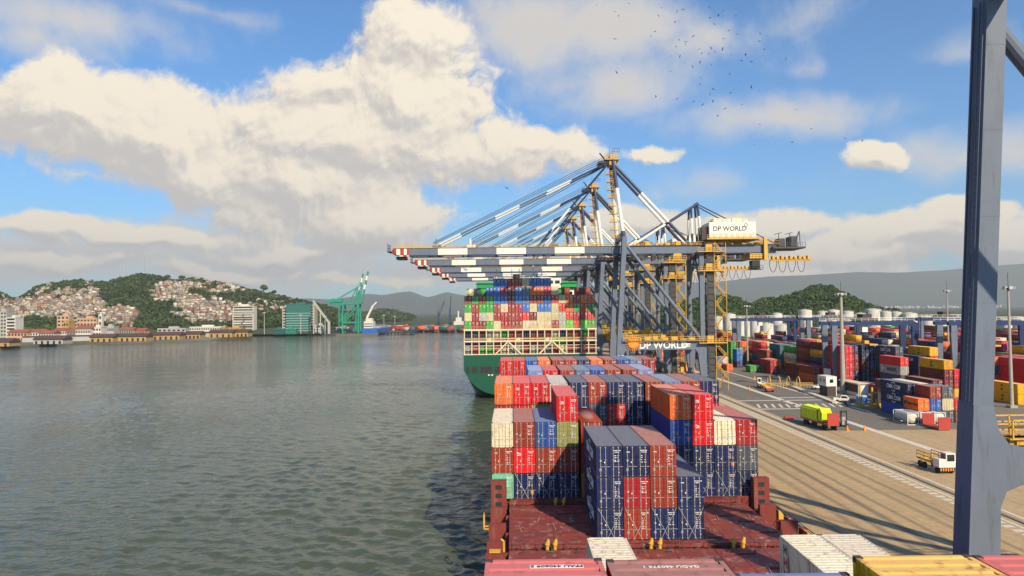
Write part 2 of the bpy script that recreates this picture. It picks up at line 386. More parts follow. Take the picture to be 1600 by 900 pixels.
ORD = ['', 'first', 'second', 'third', 'fourth', 'fifth', 'sixth', 'seventh', 'eighth', 'ninth', 'tenth', 'eleventh', 'twelfth', 'thirteenth', 'fourteenth', 'fifteenth', 'sixteenth', 'seventeenth', 'eighteenth']
CNAME = dict(navy='navy', blue='blue', bright='bright blue', steel='steel blue', lav='lavender blue', red='bright red', pink='red', crimson='crimson', brown='rust brown', maroon='maroon', orange='orange', tan='tan',
             cream='cream', white='white', grey='pale grey', green='green', lgreen='bright green', olive='olive green', mint='mint green', yellow='yellow', slate='slate grey', teal='teal', hapag='vivid orange', lime='lime', dgreen='dark green', magenta='magenta')
def container(x, y, z, cn, label, group, ln='40', h='h', doors=True, logo=None, seed=None):
    """x left edge, y near end, z underside"""
    L = 12.192 if ln == '40' else 6.058; H = HS[h]; c = jit(C[cn])
    r = empty('shipping_container', (x + CW / 2, y + L / 2, z)); tag(r, label, 'container', group)
    put('body', get_body(ln, h), r, color=c)
    sd = random.randrange(6) if seed is None else seed
    dc = jit(c, .05)
    for s_ in (-1, 1):
        d = put('door', DOOR[h, s_], r, (0, -L / 2 + .045, 0), color=dc)
        if doors:
            for k, xx in enumerate((.36, .84)): put('locking_rod', ROD[h], d, (s_ * xx, 0, 0), (0, 0, 0))
    if doors: put('marking', MARK[h, sd], r, (0, -L / 2 + .045, 0))['kind'] = 'stuff'
    if logo == 'OS': put('logo_lettering', T_OS, r, (-.62, -L / 2 - .01, H * .73), FACE_Y)
    if logo == 'UL': put('logo_lettering', T_UL, r, (-.62, -L / 2 - .01, H * .73), FACE_Y)
    if logo == 'CMA':
        put('logo_lettering', T_CMA, r, (-CW / 2 - .012, 0, H * .5), FACE_X)
        for dz in (-.98, .98): put('logo_arc', ARC, r, (-CW / 2 - .012, 0, H * .5 + dz * .82), (0, 0, 0) if dz > 0 else (math.pi, 0, 0))
    if logo == 'MAERSK': put('logo_lettering', T_MAERSK, r, (-CW / 2 - .012, -1, H * .5), FACE_X); put('logo_star', STARB, r, (-CW / 2 - .012, 4.2, H * .5))
    if logo == 'MSC': put('logo_lettering', T_MSC, r, (-CW / 2 - .012, 0, H * .5), FACE_X)
    if logo == 'HAPAG': put('logo_lettering', T_HAPAG, r, (-CW / 2 - .012, -.7, H * .5), FACE_X); put('logo_square', SQUARE, r, (-CW / 2 - .012, 2.4, H * .5))
    if logo == 'ONE': put('logo_lettering', T_ONE, r, (-CW / 2 - .012, 1, H * .5), FACE_X)
    if logo == 'LOG': put('logo_lettering', T_LOG, r, (-CW / 2 - .012, 1, H * .6), FACE_X)
    return r
a_ = MB()
for i in range(8):
    t0, t1 = R(35 + i * 14), R(35 + (i + 1) * 14); a_.beam((0, math.cos(t0) * 1.0, math.sin(t0) * .55 - .35), (0, math.cos(t1) * 1.0, math.sin(t1) * .55 - .35), .02, .16)
ARC = a_.mesh('logo_arc', [LETTER])
s_ = MB(); pts = [(math.cos(R(90 + i * 360 / 14)) * (.62 if i % 2 == 0 else .3), math.sin(R(90 + i * 360 / 14)) * (.62 if i % 2 == 0 else .3)) for i in range(14)]
s_.prism(pts, 'x', -.01, .01); STARB = s_.mesh('logo_star', [LETTER])
SQUARE = MB().box(-.012, .012, -.42, .42, -.42, .42).mesh('logo_square', [BLACKL])
_plain = {}
def plain_mesh(L, H):                                                         # small far container: one mesh with ribs, door bars and castings
    k = (L, H)
    if k in _plain: return _plain[k]
    b = MB(); hw = CW / 2; hl = L / 2
    b.box(-hw + .05, hw - .05, -hl + .05, hl - .02, .02, H - .03)
    for sx_ in (-1, 1):
        xo = sx_ * hw
        for sy_ in (-1, 1):
            b.box(min(xo, xo - sx_ * .16), max(xo, xo - sx_ * .16), min(sy_ * hl, sy_ * (hl - .16)), max(sy_ * hl, sy_ * (hl - .16)), 0, H)
        for zz in (.0, H - .14): b.box(min(xo, xo - sx_ * .1), max(xo, xo - sx_ * .1), -hl + .16, hl - .16, zz, zz + .14)
        n = int(L / .62)
        for i in range(n):
            y = -hl + .3 + i * (L - .6) / n; x1 = sx_ * (hw - .052); x2 = sx_ * (hw - .012)
            b.box(min(x1, x2), max(x1, x2), y, y + .33, .14, H - .14)
    for zz in (.0, H - .13): b.box(-hw + .16, hw - .16, -hl, -hl + .1, zz, zz + .13)
    for sx_ in (-1, 1):
        for i in range(4): b.box(min(sx_ * .06, sx_ * 1.02), max(sx_ * .06, sx_ * 1.02), -hl + .012, -hl + .06, .2 + i * (H - .4) / 4, .2 + (i + .78) * (H - .4) / 4)
        for xx in (.36, .84): b.box(sx_ * xx - .035, sx_ * xx + .035, -hl - .03, -hl + .02, .08, H - .08, 1)
    for k2 in range(4): b.box(.44, .9, -hl + .004, -hl + .011, H - .55 - .24 * k2, H - .46 - .24 * k2, 2)
    b.box(-.95, -.6, -hl + .004, -hl + .011, H - .75, H - .5, 2)
    _plain[k] = b.mesh('container_small', [PAINT, STEEL, LETTER]); return _plain[k]
def small_container(x, y, z, cn, label, group, ln='40', h='h'):
    L = 12.192 if ln == '40' else 6.058
    return tag(put('shipping_container', plain_mesh(L, HS[h]), None, (x + CW / 2, y + L / 2, z), color=jit(C[cn])), label, 'container', group)
class Mass:                                                                   # many boxes in one mesh with a tint each
    def __init__(s): s.V = []; s.Q = []; s.T = []
    def box(s, x0, x1, y0, y1, z0, z1, c):
        n = len(s.V) * 1; b = [(x0, y0, z0), (x1, y0, z0), (x1, y1, z0), (x0, y1, z0), (x0, y0, z1), (x1, y0, z1), (x1, y1, z1), (x0, y1, z1)]
        s.V += b; s.T += [(*c, 1)] * 8
        s.Q += [(n + a, n + b_, n + c_, n + d) for a, b_, c_, d in ((0, 3, 2, 1), (4, 5, 6, 7), (0, 1, 5, 4), (1, 2, 6, 5), (2, 3, 7, 6), (3, 0, 4, 7))]
    def crate(s, x, y, z, c, L=12.192, H=2.591):
        c = jit(c, .12)
        s.box(x + .03, x + CW - .03, y + .05, y + L - .02, z + .02, z + H - .02, c)
        for xx in (x, x + CW - .14): s.box(xx, xx + .14, y, y + .16, z, z + H, c); s.box(xx, xx + .14, y + L - .16, y + L, z, z + H, c)
        for zz in (z, z + H - .13):
            s.box(x, x + .1, y + .16, y + L - .16, zz, zz + .13, c); s.box(x + .14, x + CW - .14, y, y + .1, zz, zz + .13, c)
        d = tuple(v * .9 for v in c)
        for i in range(12): yy = y + .3 + i * (L - .6) / 12; s.box(x + .006, x + .032, yy, yy + .5, z + .14, z + H - .14, c)
        for xx in (.36, .84, 1.6, 2.08): s.box(x + xx - .03, x + xx + .03, y - .03, y + .04, z + .1, z + H - .1, (.4, .4, .4))
    def build(s, name, m): return put(name, np_mesh(name, s.V, s.Q, m, s.T))

# ------------------------------------------------------------------ the setting: water, ground, quay
QZ = 4.5                                                                      # quay level, water is 0
def ground_mat(name, c1, c2, scale, rough=.9, tracks=False, joints=0.):
    m = bpy.data.materials.new(name); m.use_nodes = True; t = m.node_tree; b = t.nodes['Principled BSDF']; b.inputs['Roughness'].default_value = rough
    b.inputs['Specular IOR Level'].default_value = .25
    ge = nd(t, 'ShaderNodeNewGeometry'); n1 = nd(t, 'ShaderNodeTexNoise'); n1.inputs['Scale'].default_value = scale; n1.inputs['Detail'].default_value = 8; n1.inputs['Roughness'].default_value = .65
    t.links.new(ge.outputs['Position'], n1.inputs['Vector'])
    o = mixc(t, rng_map(t, n1.outputs['Fac'], .3, .7), c1, c2)
    mp = nd(t, 'ShaderNodeMapping'); mp.inputs['Scale'].default_value = (.55, .012, 0); t.links.new(ge.outputs['Position'], mp.inputs[0])
    n2 = nd(t, 'ShaderNodeTexNoise'); n2.inputs['Scale'].default_value = 1.; n2.inputs['Detail'].default_value = 6; t.links.new(mp.outputs[0], n2.inputs['Vector'])
    o = mixc(t, rng_map(t, n2.outputs['Fac'], .5, .72, 0, .26), o, (.06, .055, .05))                  # tyre dirt drawn out along the quay
    if tracks:                                                                                        # worn driving lanes
        sp = nd(t, 'ShaderNodeSeparateXYZ'); t.links.new(ge.outputs['Position'], sp.inputs[0])
        for X, w in ((36.6, .5), (39.6, .8), (41.9, .75), (44.6, .85), (47.0, .6), (50.2, .7), (52.6, .5)):
            dd = mth(t, 'ABSOLUTE', mth(t, 'SUBTRACT', sp.outputs[0], X))
            f = mth(t, 'MULTIPLY', rng_map(t, dd, .1, w, .62, 0), mth(t, 'MULTIPLY_ADD', n2.outputs['Fac'], 1.2, .15, clamp=True))
            o = mixc(t, f, o, (.075, .07, .065))
    n3 = nd(t, 'ShaderNodeTexNoise'); n3.inputs['Scale'].default_value = .11; n3.inputs['Detail'].default_value = 5; t.links.new(ge.outputs['Position'], n3.inputs['Vector'])
    o = mixc(t, rng_map(t, n3.outputs['Fac'], .45, .75, 0, .18), o, tuple(v * .55 for v in c1))
    n4 = nd(t, 'ShaderNodeTexNoise'); n4.inputs['Scale'].default_value = .35; n4.inputs['Detail'].default_value = 10; n4.inputs['Roughness'].default_value = .75; t.links.new(ge.outputs['Position'], n4.inputs['Vector'])
    o = mixc(t, rng_map(t, n4.outputs['Fac'], .60, .72, 0, .22), o, tuple(v * .4 for v in c1))           # oil and water stains
    if joints:
        bk = nd(t, 'ShaderNodeTexBrick'); bk.offset = 0; bk.inputs['Scale'].default_value = 1.; bk.inputs['Brick Width'].default_value = joints; bk.inputs['Row Height'].default_value = joints; bk.inputs['Mortar Size'].default_value = .035; t.links.new(ge.outputs['Position'], bk.inputs['Vector'])
        o = mixc(t, mth(t, 'MULTIPLY', bk.outputs['Fac'], .5), o, tuple(v * .35 for v in c1))
    t.links.new(o, b.inputs['Base Color']); return m
APRON = ground_mat('apron_concrete', (.40, .285, .155), (.49, .36, .205), .9, tracks=True, joints=6.)
ASPH = ground_mat('asphalt', (.15, .136, .116), (.20, .18, .15), 1.2)
YARDG = ground_mat('yard_paving', (.17, .15, .125), (.22, .195, .16), .8)
LAND = ground_mat('green_lowland', (.035, .055, .02), (.07, .08, .035), .01)
LINEW = mat('white_road_paint', (.62, .57, .47), .8, 0, .2, 1.5, .3, dirtc=(.25, .21, .16))
LINEY = mat('yellow_road_paint', (.52, .32, .08), .8, 0, .25, 1.5, .6, dirtc=(.3, .25, .17))
wm = bpy.data.materials.new('river_water'); wm.use_nodes = True; t = wm.node_tree; b = t.nodes['Principled BSDF']
b.inputs['Base Color'].default_value = (.062, .077, .044, 1); b.inputs['Roughness'].default_value = .05; b.inputs['IOR'].default_value = 1.33
ge = nd(t, 'ShaderNodeNewGeometry'); hs = None
for sc_, amp, st in (((.16, .36, 1), .35, 3), ((.5, 1.05, 1), .34, 4)):
    mp = nd(t, 'ShaderNodeMapping'); mp.inputs['Scale'].default_value = sc_; mp.inputs['Rotation'].default_value = (0, 0, R(14 + 17 * st)); t.links.new(ge.outputs['Position'], mp.inputs[0])
    n1 = nd(t, 'ShaderNodeTexNoise'); n1.inputs['Scale'].default_value = 1.; n1.inputs['Detail'].default_value = st; n1.inputs['Roughness'].default_value = .6; t.links.new(mp.outputs[0], n1.inputs['Vector'])
    v = mth(t, 'MULTIPLY', n1.outputs['Fac'], amp); hs = v if hs is None else mth(t, 'ADD', hs, v)
wp = nd(t, 'ShaderNodeTexNoise'); wp.inputs['Scale'].default_value = .006; wp.inputs['Detail'].default_value = 4; t.links.new(ge.outputs['Position'], wp.inputs['Vector'])   # wind patches
hs = mth(t, 'MULTIPLY', hs, rng_map(t, wp.outputs['Fac'], .35, .65, .6, 1.4))
bp = nd(t, 'ShaderNodeBump'); bp.inputs['Strength'].default_value = .8; bp.inputs['Distance'].default_value = 1.0; t.links.new(hs, bp.inputs['Height']); t.links.new(bp.outputs[0], b.inputs['Normal'])
FAR = 12800
# the river: a fan of rings round the bridge wing, fine near and coarse far, with real waves
rr = [32.]
while rr[-1] < 12600: rr.append(rr[-1] * 1.0048)
rr = np.array(rr); th = np.linspace(R(-56), R(9), 400)
RR, TT = np.meshgrid(rr, th, indexing='ij'); XX = RR * np.sin(TT); YY = RR * np.cos(TT); ZZ = np.zeros_like(XX)
gw = np.random.default_rng(5)
for k in range(64):
    lam = 1.0 * 6.0 ** gw.random(); dirn = R(62) + gw.normal() * .55; kk = 2 * math.pi / lam
    ph = (XX * math.cos(dirn) + YY * math.sin(dirn)) * kk + gw.random() * 6.28
    fade = np.clip(lam / (RR * .0048 * 2.2) - .6, 0, 1)
    s1 = np.sin(ph + .35 * np.sin(ph)); ZZ += fade * lam * .0068 * s1
ZZ *= .75 + .45 * np.sin(XX * .021 + 1.3 * np.sin(YY * .013)) * np.sin(YY * .017 + XX * .006)
nr, nc = XX.shape; idx = np.arange(nr * nc).reshape(nr, nc)
Q = np.stack([idx[:-1, :-1], idx[:-1, 1:], idx[1:, 1:], idx[1:, :-1]], -1).reshape(-1, 4)
wme = np_mesh('water', np.stack([XX, YY, ZZ], -1).reshape(-1, 3), Q, wm); wme.polygons.foreach_set('use_smooth', np.ones(len(wme.polygons), bool))
tag(put('water', wme), kind='structure')
tag(MB().add([(-FAR, -2500, -.9), (FAR, -2500, -.9), (FAR, FAR, -.9), (-FAR, FAR, -.9)], [(0, 1, 2, 3)]).build('water', wm), kind='structure')
def sheet(name, pts, z, m): return tag(MB().add([(x, y, z) for x, y in pts], [tuple(range(len(pts)))]).build(name, m), kind='structure')
sheet('ground', [(31.5, -2400), (FAR, -2400), (FAR, FAR), (-FAR, FAR), (-FAR, 5200), (-700, 2600), (-330, 1750), (-150, 1330), (-100, 1180), (60, 1120), (60, 620), (31.5, 560)], QZ - .4, LAND)
sheet('yard_pavement', [(31.5, -400), (330, -400), (330, 560), (31.5, 560)], QZ - .008, YARDG)
qk = MB(); qk.add([(31.5, -400, QZ), (62, -400, QZ), (62, 560, QZ), (31.5, 560, QZ)], [(0, 1, 2, 3)]); qk.add([(31.5, -400, -2), (31.5, -400, QZ), (31.5, 560, QZ), (31.5, 560, -2)], [(0, 1, 2, 3)])
tag(qk.build('quay', APRON), kind='structure')
sheet('apron', [(62, -400), (112, -400), (112, 153), (62, 153)], QZ - .002, APRON)
sheet('road', [(62, 153), (108, 153), (108, 470), (62, 470)], QZ, ASPH)
def strip(name, x0, x1, y0, y1, m=LINEW, z=QZ + .004): return tag(MB().add([(x0, y0, z), (x1, y0, z), (x1, y1, z), (x0, y1, z)], [(0, 1, 2, 3)]).build(name, m), kind='structure')
strip('lane_line', 73.3, 74.9, 80, 460); strip('lane_line', 85.6, 86.5, 178, 460)
for x in (33.9, 35.0, 38.2, 43.2, 45.9, 48.6, 51.3, 54.2): strip('lane_line', x, x + .10, 55, 400, LINEY)
strip('rail_band', 57.9, 58.3, 50, 460); strip('rail_band', 60.5, 60.9, 50, 460)
zz_ = MB()
for k in range(150):
    y = 60 + k * 1.7; zz_.add([(56.3, y, QZ + .004), (57.5, y, QZ + .004), (57.5, y + .95, QZ + .004), (56.3, y + .95, QZ + .004)], [(0, 1, 2, 3)])
tag(zz_.build('zebra_strip', LINEW), kind='structure')
for k, (y, x0, x1) in enumerate(((186, 61.5, 73.2), (203, 61.5, 86), (209, 75, 86))): strip('cross_line', x0, x1, y, y + 1.2)
zz_ = MB()
for k in range(18): x = 62.5 + k * 1.9; zz_.add([(x, 189, QZ + .004), (x + .6, 189, QZ + .004), (x + 2.2, 196, QZ + .004), (x + 1.6, 196, QZ + .004)], [(0, 1, 2, 3)])
tag(zz_.build('hatched_crossing', LINEW), kind='structure')
for x in (33.4, 59.4):
    r_ = MB(); r_.box(x - .07, x + .07, -60, 460, QZ + .003, QZ + .06); r_.add([(x - .35, -60, QZ + .003), (x + .35, -60, QZ + .003), (x + .35, 460, QZ + .003), (x - .35, 460, QZ + .003)], [(0, 1, 2, 3)], 1)
    tag(r_.build('crane_rail', [STEEL, DARK]), kind='structure')
# yellow and dark red wheel-stop blocks along the quay edge
wk = MB(); wk.prism([(0, 0), (.55, 0), (.55, .75), (.2, 1.15), (0, 1.15)], 'y', 0, 1.35, 0); wk.box(-.06, .56, 1.38, 2.35, 0, 1.1, 1); WK = wk.fix('quay_edge_block', [YELLOW, DECK])
for k in range(14):
    tag(put('quay_edge_block', WK, None, (31.6, 72 + k * 4.3, QZ)), 'yellow and dark red kerb block on the quay edge, %s from the camera' % ORD[k + 1], 'kerb block', 'blocks along the quay edge')

# ------------------------------------------------------------------ the ship we stand on
ship = empty('container_ship', (12.75, 60, 0)); tag(ship, 'dark red deck and hatches of the ship in the foreground', 'ship')
OX, OY = 12.75, 60
def sp_(mb, name, mats, parent=ship): return mb.build(name, mats, parent, (-OX, -OY, 0) if parent is ship else (0, 0, 0))
PL = [(-2.8, -60), (28.8, -60), (28.8, 145), (26.5, 165), (20, 182), (12.75, 190), (5.5, 182), (-1, 165), (-2.8, 145)]
h_ = MB(); h_.prism(PL, 'z', -3, 5.6); sp_(h_, 'hull', [DECK])
bw = MB()
for i in range(len(PL)):
    p, q = PL[i], PL[(i + 1) % len(PL)]
    if i == 0: continue
    bw.rail((p[0] + (.15 if p[0] < 12 else -.15), p[1], 5.6), (q[0] + (.15 if q[0] < 12 else -.15), q[1], 5.6), 1.15, 2.4, .06)
sp_(bw, 'side_rail', [DECK])
HZ = 8.3
BAYS = dict(Z=3.6, Y=34.2, X=54.4, A=69.9, B=85.4, C=101.0, D=121.6, E=146.0)
for nm, y0 in BAYS.items():
    c_ = MB(); c_.box(-.3, 25.3, y0 - .5, y0 + 12.7, 5.6, 7.35); sp_(c_, 'coaming', [DECK])
    for (xa, xb) in ((-.55, 7.52), (7.58, 17.92), (17.98, 25.6)):
        p_ = MB(); p_.box(xa, xb, y0 - .9, y0 + 12.95, 7.35, HZ)
        hc = sp_(p_, 'hatch_cover', [HATCH])
        l_ = MB(); l_.box(xa + .05, xb - .05, y0 - .95, y0 - .9, 7.5, 7.62)
        for k in range(5): xx = xa + .8 + k * (xb - xa - 1.4) / 4; l_.box(xx - .12, xx + .12, y0 - 1.0, y0 - .9, 7.2, 8.1)
        l_.build('locking_cleat', [DECK], hc)
        if nm not in 'XAB': continue
        for k in range(7):
            yy = y0 + (.6 + k * 3.6 if k < 4 else 2.1 + (k - 4) * 3.6); w_ = (xb - xa) * (.42 + .1 * ((k * 7) % 3))
            MB().box(*((xa + .25, xa + w_) if k < 4 else (xb - (xb - xa) * .38, xb - .2)), yy, yy + .16, HZ, HZ + .10).build('cover_rib', [DECK], hc)
        for k in range(3): xx = xa + 1.9 + k * 2.4; MB().box(xx, xx + .07, y0 - .85, y0 + 12.9, HZ, HZ + .03).build('cover_seam', [HATCH], hc)
        for k in range(4):
            a = Vector((xa + 1.2 + k * 1.7, y0 + 3.2 + (k * 3.3) % 6, HZ + .05)); MB().tube(a, a + Vector((.5 * (k % 2) - .2, 1.9, 0)), .035, 5).build('loose_lashing_bar', [STEEL], hc)
        for ky in (0, 12.0):
            for kx in range(3): xx = xa + .9 + kx * 2.5; MB().box(xx, xx + .5, y0 + ky, y0 + ky + .3, HZ, HZ + .11).build('container_socket', [CAST], hc)
        for k in range(5): xx = xa + 1.2 + k * 1.3; MB().box(xx, xx + .24, y0 + 4.6 + (k * 5 % 3), y0 + 4.8 + (k * 5 % 3), HZ + .004, HZ + .008).build('cover_mark', [STEEL], hc)
    for xs in (-2.62, 26.9):                                                   # pedestals that carry the outer stacks
        tall = nm not in 'XAYZ'
        po = sp_(MB().box(xs, xs + 1.75, y0 - 1.75, y0 - .75, 7.5 if tall else 6.6, 10.85 if tall else 7.6), 'lashing_pedestal', [DECK])
        if tall:
            for kz in range(3): MB().box(xs + .5, xs + 1.2, y0 - 1.765, y0 - 1.745, 8.0 + kz * .95, 8.5 + kz * .95).build('pedestal_opening_shade', [DARK], po)  # the box is solid; dark plates paint the shade of its cut-outs
        for xx in (xs + .1, xs + 1.35): MB().box(xx, xx + .3, y0 - 1.6, y0 - .9, 5.6, 7.5 if tall else 6.6).build('pedestal_leg', [DECK], po)
        for ya in (5.5, 11.8, -.3): MB().box(xs, xs + 1.75, y0 + ya, y0 + ya + .6, 5.6, HZ + .1).build('stack_support', [DECK], po)
    x_ = MB(); x_.box(-.5, 25.5, y0 - 1.8, y0 - 1.15, 5.6, 7.9); x_.rail((-.4, y0 - 1.5, 7.9), (25.4, y0 - 1.5, 7.9), .9, 2.5, .05); sp_(x_, 'cross_deck_beam', [DECK])
    if nm in 'AB':
        for zz, rr_ in ((6.5, .14), (6.9, .10)): sp_(MB().tube((-.4, y0 - 1.95, zz), (25.4, y0 - 1.95, zz), rr_, 8), 'deck_pipe', [DECK])
        for k in range(22):
            xx = -.2 + k * 1.2; sp_(MB().tube((xx, y0 - 1.5, 7.9), (xx + .25 * (-1) ** k, y0 - 1.45, 9.0 - .3 * (k % 3)), .03, 5).box(xx - .09, xx + .09, y0 - 1.6, y0 - 1.4, 7.9, 8.2), 'turnbuckle', [CAST])
vh = MB(); vh.tube((0, 0, 0), (0, 0, .45), .16, 10); vh.tube((0, 0, .45), (.12, -.05, .95), .24, 10, r2=.12); VH = vh.fix('vent_head', [YELLOW])
for x, y in ((855, 838), (867, 838), (1017, 849), (1031, 849), (1146, 843), (1161, 843)):
    p = WY(x, y + 4, 68.4); put('vent_head', VH, ship, (p.x - OX, 68.4 - OY, 8.05))
for x, y in ((868, 785), (881, 785)):
    p = WY(x, y, 83.9); put('vent_head', VH, ship, (p.x - OX, 83.9 - OY, 7.95))
yb = MB(); yb.box(-2.05, -1.05, 44, 80, 5.61, 5.70); sp_(yb, 'yellow_walkway', [YELLOW])
yb = MB(); yb.box(-2.3, -1.3, 66.6, 67.4, 7.0, 8.5); yb.tube((-1.8, 67, 5.6), (-1.8, 67, 7), .2); yb.tube((-1.0, 67, 6.4), (-1.0, 67, 9.3), .09); yb.tube((-1.0, 67, 9.3), (-1.25, 67, 9.5), .09); sp_(yb, 'winch_box', [YELLOW])
yb = MB()
for p, q in (((-2.6, 79, 6.9), (-3.25, 79, 6.9)), ((-3.25, 79, 6.9), (-3.25, 79, 8.3)), ((-2.6, 80, 6.9), (-3.25, 80, 6.9)), ((-3.25, 80, 6.9), (-3.25, 80, 8.3)), ((-3.25, 79, 8.3), (-3.25, 80, 8.3)), ((-3.25, 79, 6.9), (-3.25, 80, 6.9))): yb.beam(p, q, .13)
yb.box(-2.75, -2.55, 79, 80, 5.6, 7.0); sp_(yb, 'davit_bracket', [YELLOW])
yb = MB(); yb.tube((-2.4, 64, 5.6), (-2.4, 64, 6.7), .3, 10); yb.box(-2.7, -2.1, 63.7, 64.3, 6.7, 7.1); sp_(yb, 'red_bollard', [REDP])
yb = MB()
for k in range(14): yb.box(-.9, -.6, 55 + k * 6, 55.3 + k * 6, 5.6, 8.2); yb.box(26.0, 26.3, 55 + k * 6, 55.3 + k * 6, 5.6, 8.2)
sp_(yb, 'coaming_stay', [DECK])

colx = [(-2.55 + 2.5 * k) if k < 4 else (7.72 + 2.52 * (k - 4)) if k < 8 else (17.98 + 2.52 * (k - 8)) for k in range(12)]
BZ = HZ + .12; TH = 2.896 + .025
hid = Mass()
def bay(nm, stacks, group, desc):
    y0 = BAYS[nm]
    for k, st in stacks.items():
        n = len(st)
        for i, cc in enumerate(st):                                            # from the hatch upward; None = out of sight, lower case name = colour
            z = BZ + i * TH
            if cc.startswith('-'): hid.crate(colx[k] + .03, y0, z, C[cc[1:]], 12.192, 2.88); continue
            lg = None
            if ':' in cc: cc, lg = cc.split(':')
            fromtop = n - i
            container(colx[k] + .03, y0, z, cc, '%s container, %s from port, %s in its stack, %s' % (CNAME[cc], ORD[k + 1], 'top' if fromtop == 1 else ORD[fromtop] + ' from top', desc), group, logo=lg)
g_ = 'containers on the foreground ship'
bay('A', {4: ['navy:CMA', 'navy:CMA', 'navy:CMA'], 5: ['brown', 'crimson', 'navy'], 6: ['navy', 'brown', 'brown'], 7: ['navy', 'navy']}, g_, 'nearest block on hatch')
bay('B', {0: ['mint', 'brown', 'white'], 1: ['navy', 'red:OS', 'brown'], 2: ['navy', 'brown', 'blue'], 3: ['navy', 'brown', 'olive', 'red:OS'], 4: ['tan', 'brown', '-brown'],
          5: ['-navy', '-navy'], 6: ['-navy', '-navy'], 7: ['-navy', '-brown'], 8: ['navy', 'navy', 'blue', 'orange'], 9: ['navy', 'navy', 'red:OS', 'red:OS'], 10: ['navy', 'navy', 'white'], 11: ['navy', 'slate', 'crimson']}, g_, 'second row from camera')
bay('C', {0: ['-navy', '-brown', '-crimson', 'orange'], 1: ['-navy', '-navy', '-crimson', 'red:OS'], 2: ['-brown', '-navy', '-olive', 'red:OS'], 3: ['-navy', '-navy', '-grey', 'grey'], 4: ['-navy', '-navy', 'navy', 'navy'], 5: ['-navy', '-brown', 'slate', 'brown:UL'],
          6: ['-navy', '-navy', 'pink', 'navy'], 7: ['-brown', '-navy', 'navy', 'navy'], 8: ['-navy', '-navy', '-navy', 'brown'], 9: ['-navy', '-navy', '-brown', 'steel'], 10: ['-navy', '-navy', '-brown', 'brown'], 11: ['-navy', '-navy', '-crimson', 'navy']}, g_, 'third row from camera')
lo = ['-navy', '-brown', '-navy']
bay('D', {0: lo, 1: lo, 2: ['-navy', '-navy', '-brown', 'lav'], 3: lo + ['red:OS'], 4: lo + ['brown'], 5: lo + ['steel'], 6: lo + ['blue'], 7: lo + ['brown:UL'], 8: lo + ['brown'], 9: ['-navy', '-navy', '-brown', 'lav'], 10: lo, 11: lo}, g_, 'fourth row from camera')
bay('E', {k: lo + [c] for k, c in enumerate('red red blue orange brown brown navy orange brown blue steel crimson'.split())}, g_, 'fifth row, nearest the bow')
def solo(x, ytop_end, ztop, cn, label, h='s', ln='40', below=5, logo=None):
    L = 12.192; y = ytop_end - L; z = ztop - HS[h]
    r = container(x, y, z, cn, label, g_, ln, h, logo=logo)
    zz = z - 2.62
    for i in range(below):
        if zz < HZ: break
        hid.crate(x, y, zz, C[random.choice(['navy', 'brown', 'crimson', 'grey'])], L, 2.591); zz -= 2.62
    return r
r1 = solo(-.62, 15.8, 24.75, 'pink', 'faded red container roof at bottom edge, white number plate at its far end', 'h')
r2 = solo(1.92, 15.8, 24.72, 'brown', 'faded red container roof at bottom edge, right of the one with number plate', 'h')
r3 = solo(4.56, 15.8, 24.40, 'blue', 'blue container roof at bottom edge between red and yellow ones', 's')
r4 = solo(7.14, 15.8, 24.74, 'yellow', 'yellow container roof at bottom right corner, below the crane leg', 'h')
r5 = solo(9.66, 15.8, 24.72, 'pink', 'faded red container roof in the bottom right corner', 'h')
w1 = solo(4.46, 46.4, 15.85, 'white', 'cream container roof below the blue block, behind the red roofs', 's')
w2 = solo(16.5, 46.6, 15.82, 'white', 'white refrigerated container with lettering on its side, lower right', 's')
w3 = solo(19.0, 46.6, 15.82, 'white', 'white container to the right of the lettered white one', 's')
pl_ = MB().box(-.55, .55, -.09, .09, 0, .006).build('number_plate', [LETTER], r1, (.25, 5.62, 2.896 - .009))
put('number_lettering', T_R1, r1, (.25, 5.62, 2.896 + .002), (0, 0, math.pi)); put('number_lettering', T_R2, r2, (.05, 5.62, 2.896 - .006), (0, 0, math.pi)); put('number_lettering', T_R3, r3, (.55, 5.4, 2.591 - .006), (0, 0, math.pi))
MB().add([(-.16, 0, 0), (.16, 0, 0), (0, .22, 0)], [(0, 1, 2)]).build('warning_triangle', [ORANGEP], r1, (.1, 3.9, 2.896 - .004), (0, 0, math.pi))
for k, (tm, dz) in enumerate(((T_H, 1.95), (T_Hr, 1.15), (T_H, .4))): put('side_lettering', tm, w2, (-CW / 2 - .01, 5.1, dz), FACE_X)
o_ = hid.build('stacked_containers', PAINTA); tag(o_, 'lower tiers of containers hidden in the ship stacks', None, None, 'stuff')
# lashing rods crossed over the lowest tier
for nm, ks in (('A', (4, 5, 6, 7)), ('B', (1, 2, 3, 8, 9, 10, 11))):
    for k in ks:
        x0 = colx[k] + .12; x1 = colx[k] + CW - .06; y = BAYS[nm] - .16
        for (p, q) in (((x0, y, BZ + 2.95), (x1 - .7, y - .35, BZ + .1)), ((x1, y, BZ + 2.95), (x0 + .7, y - .35, BZ + .1))): sp_(MB().tube(p, q, .017, 5), 'lashing_rod', [STEEL])

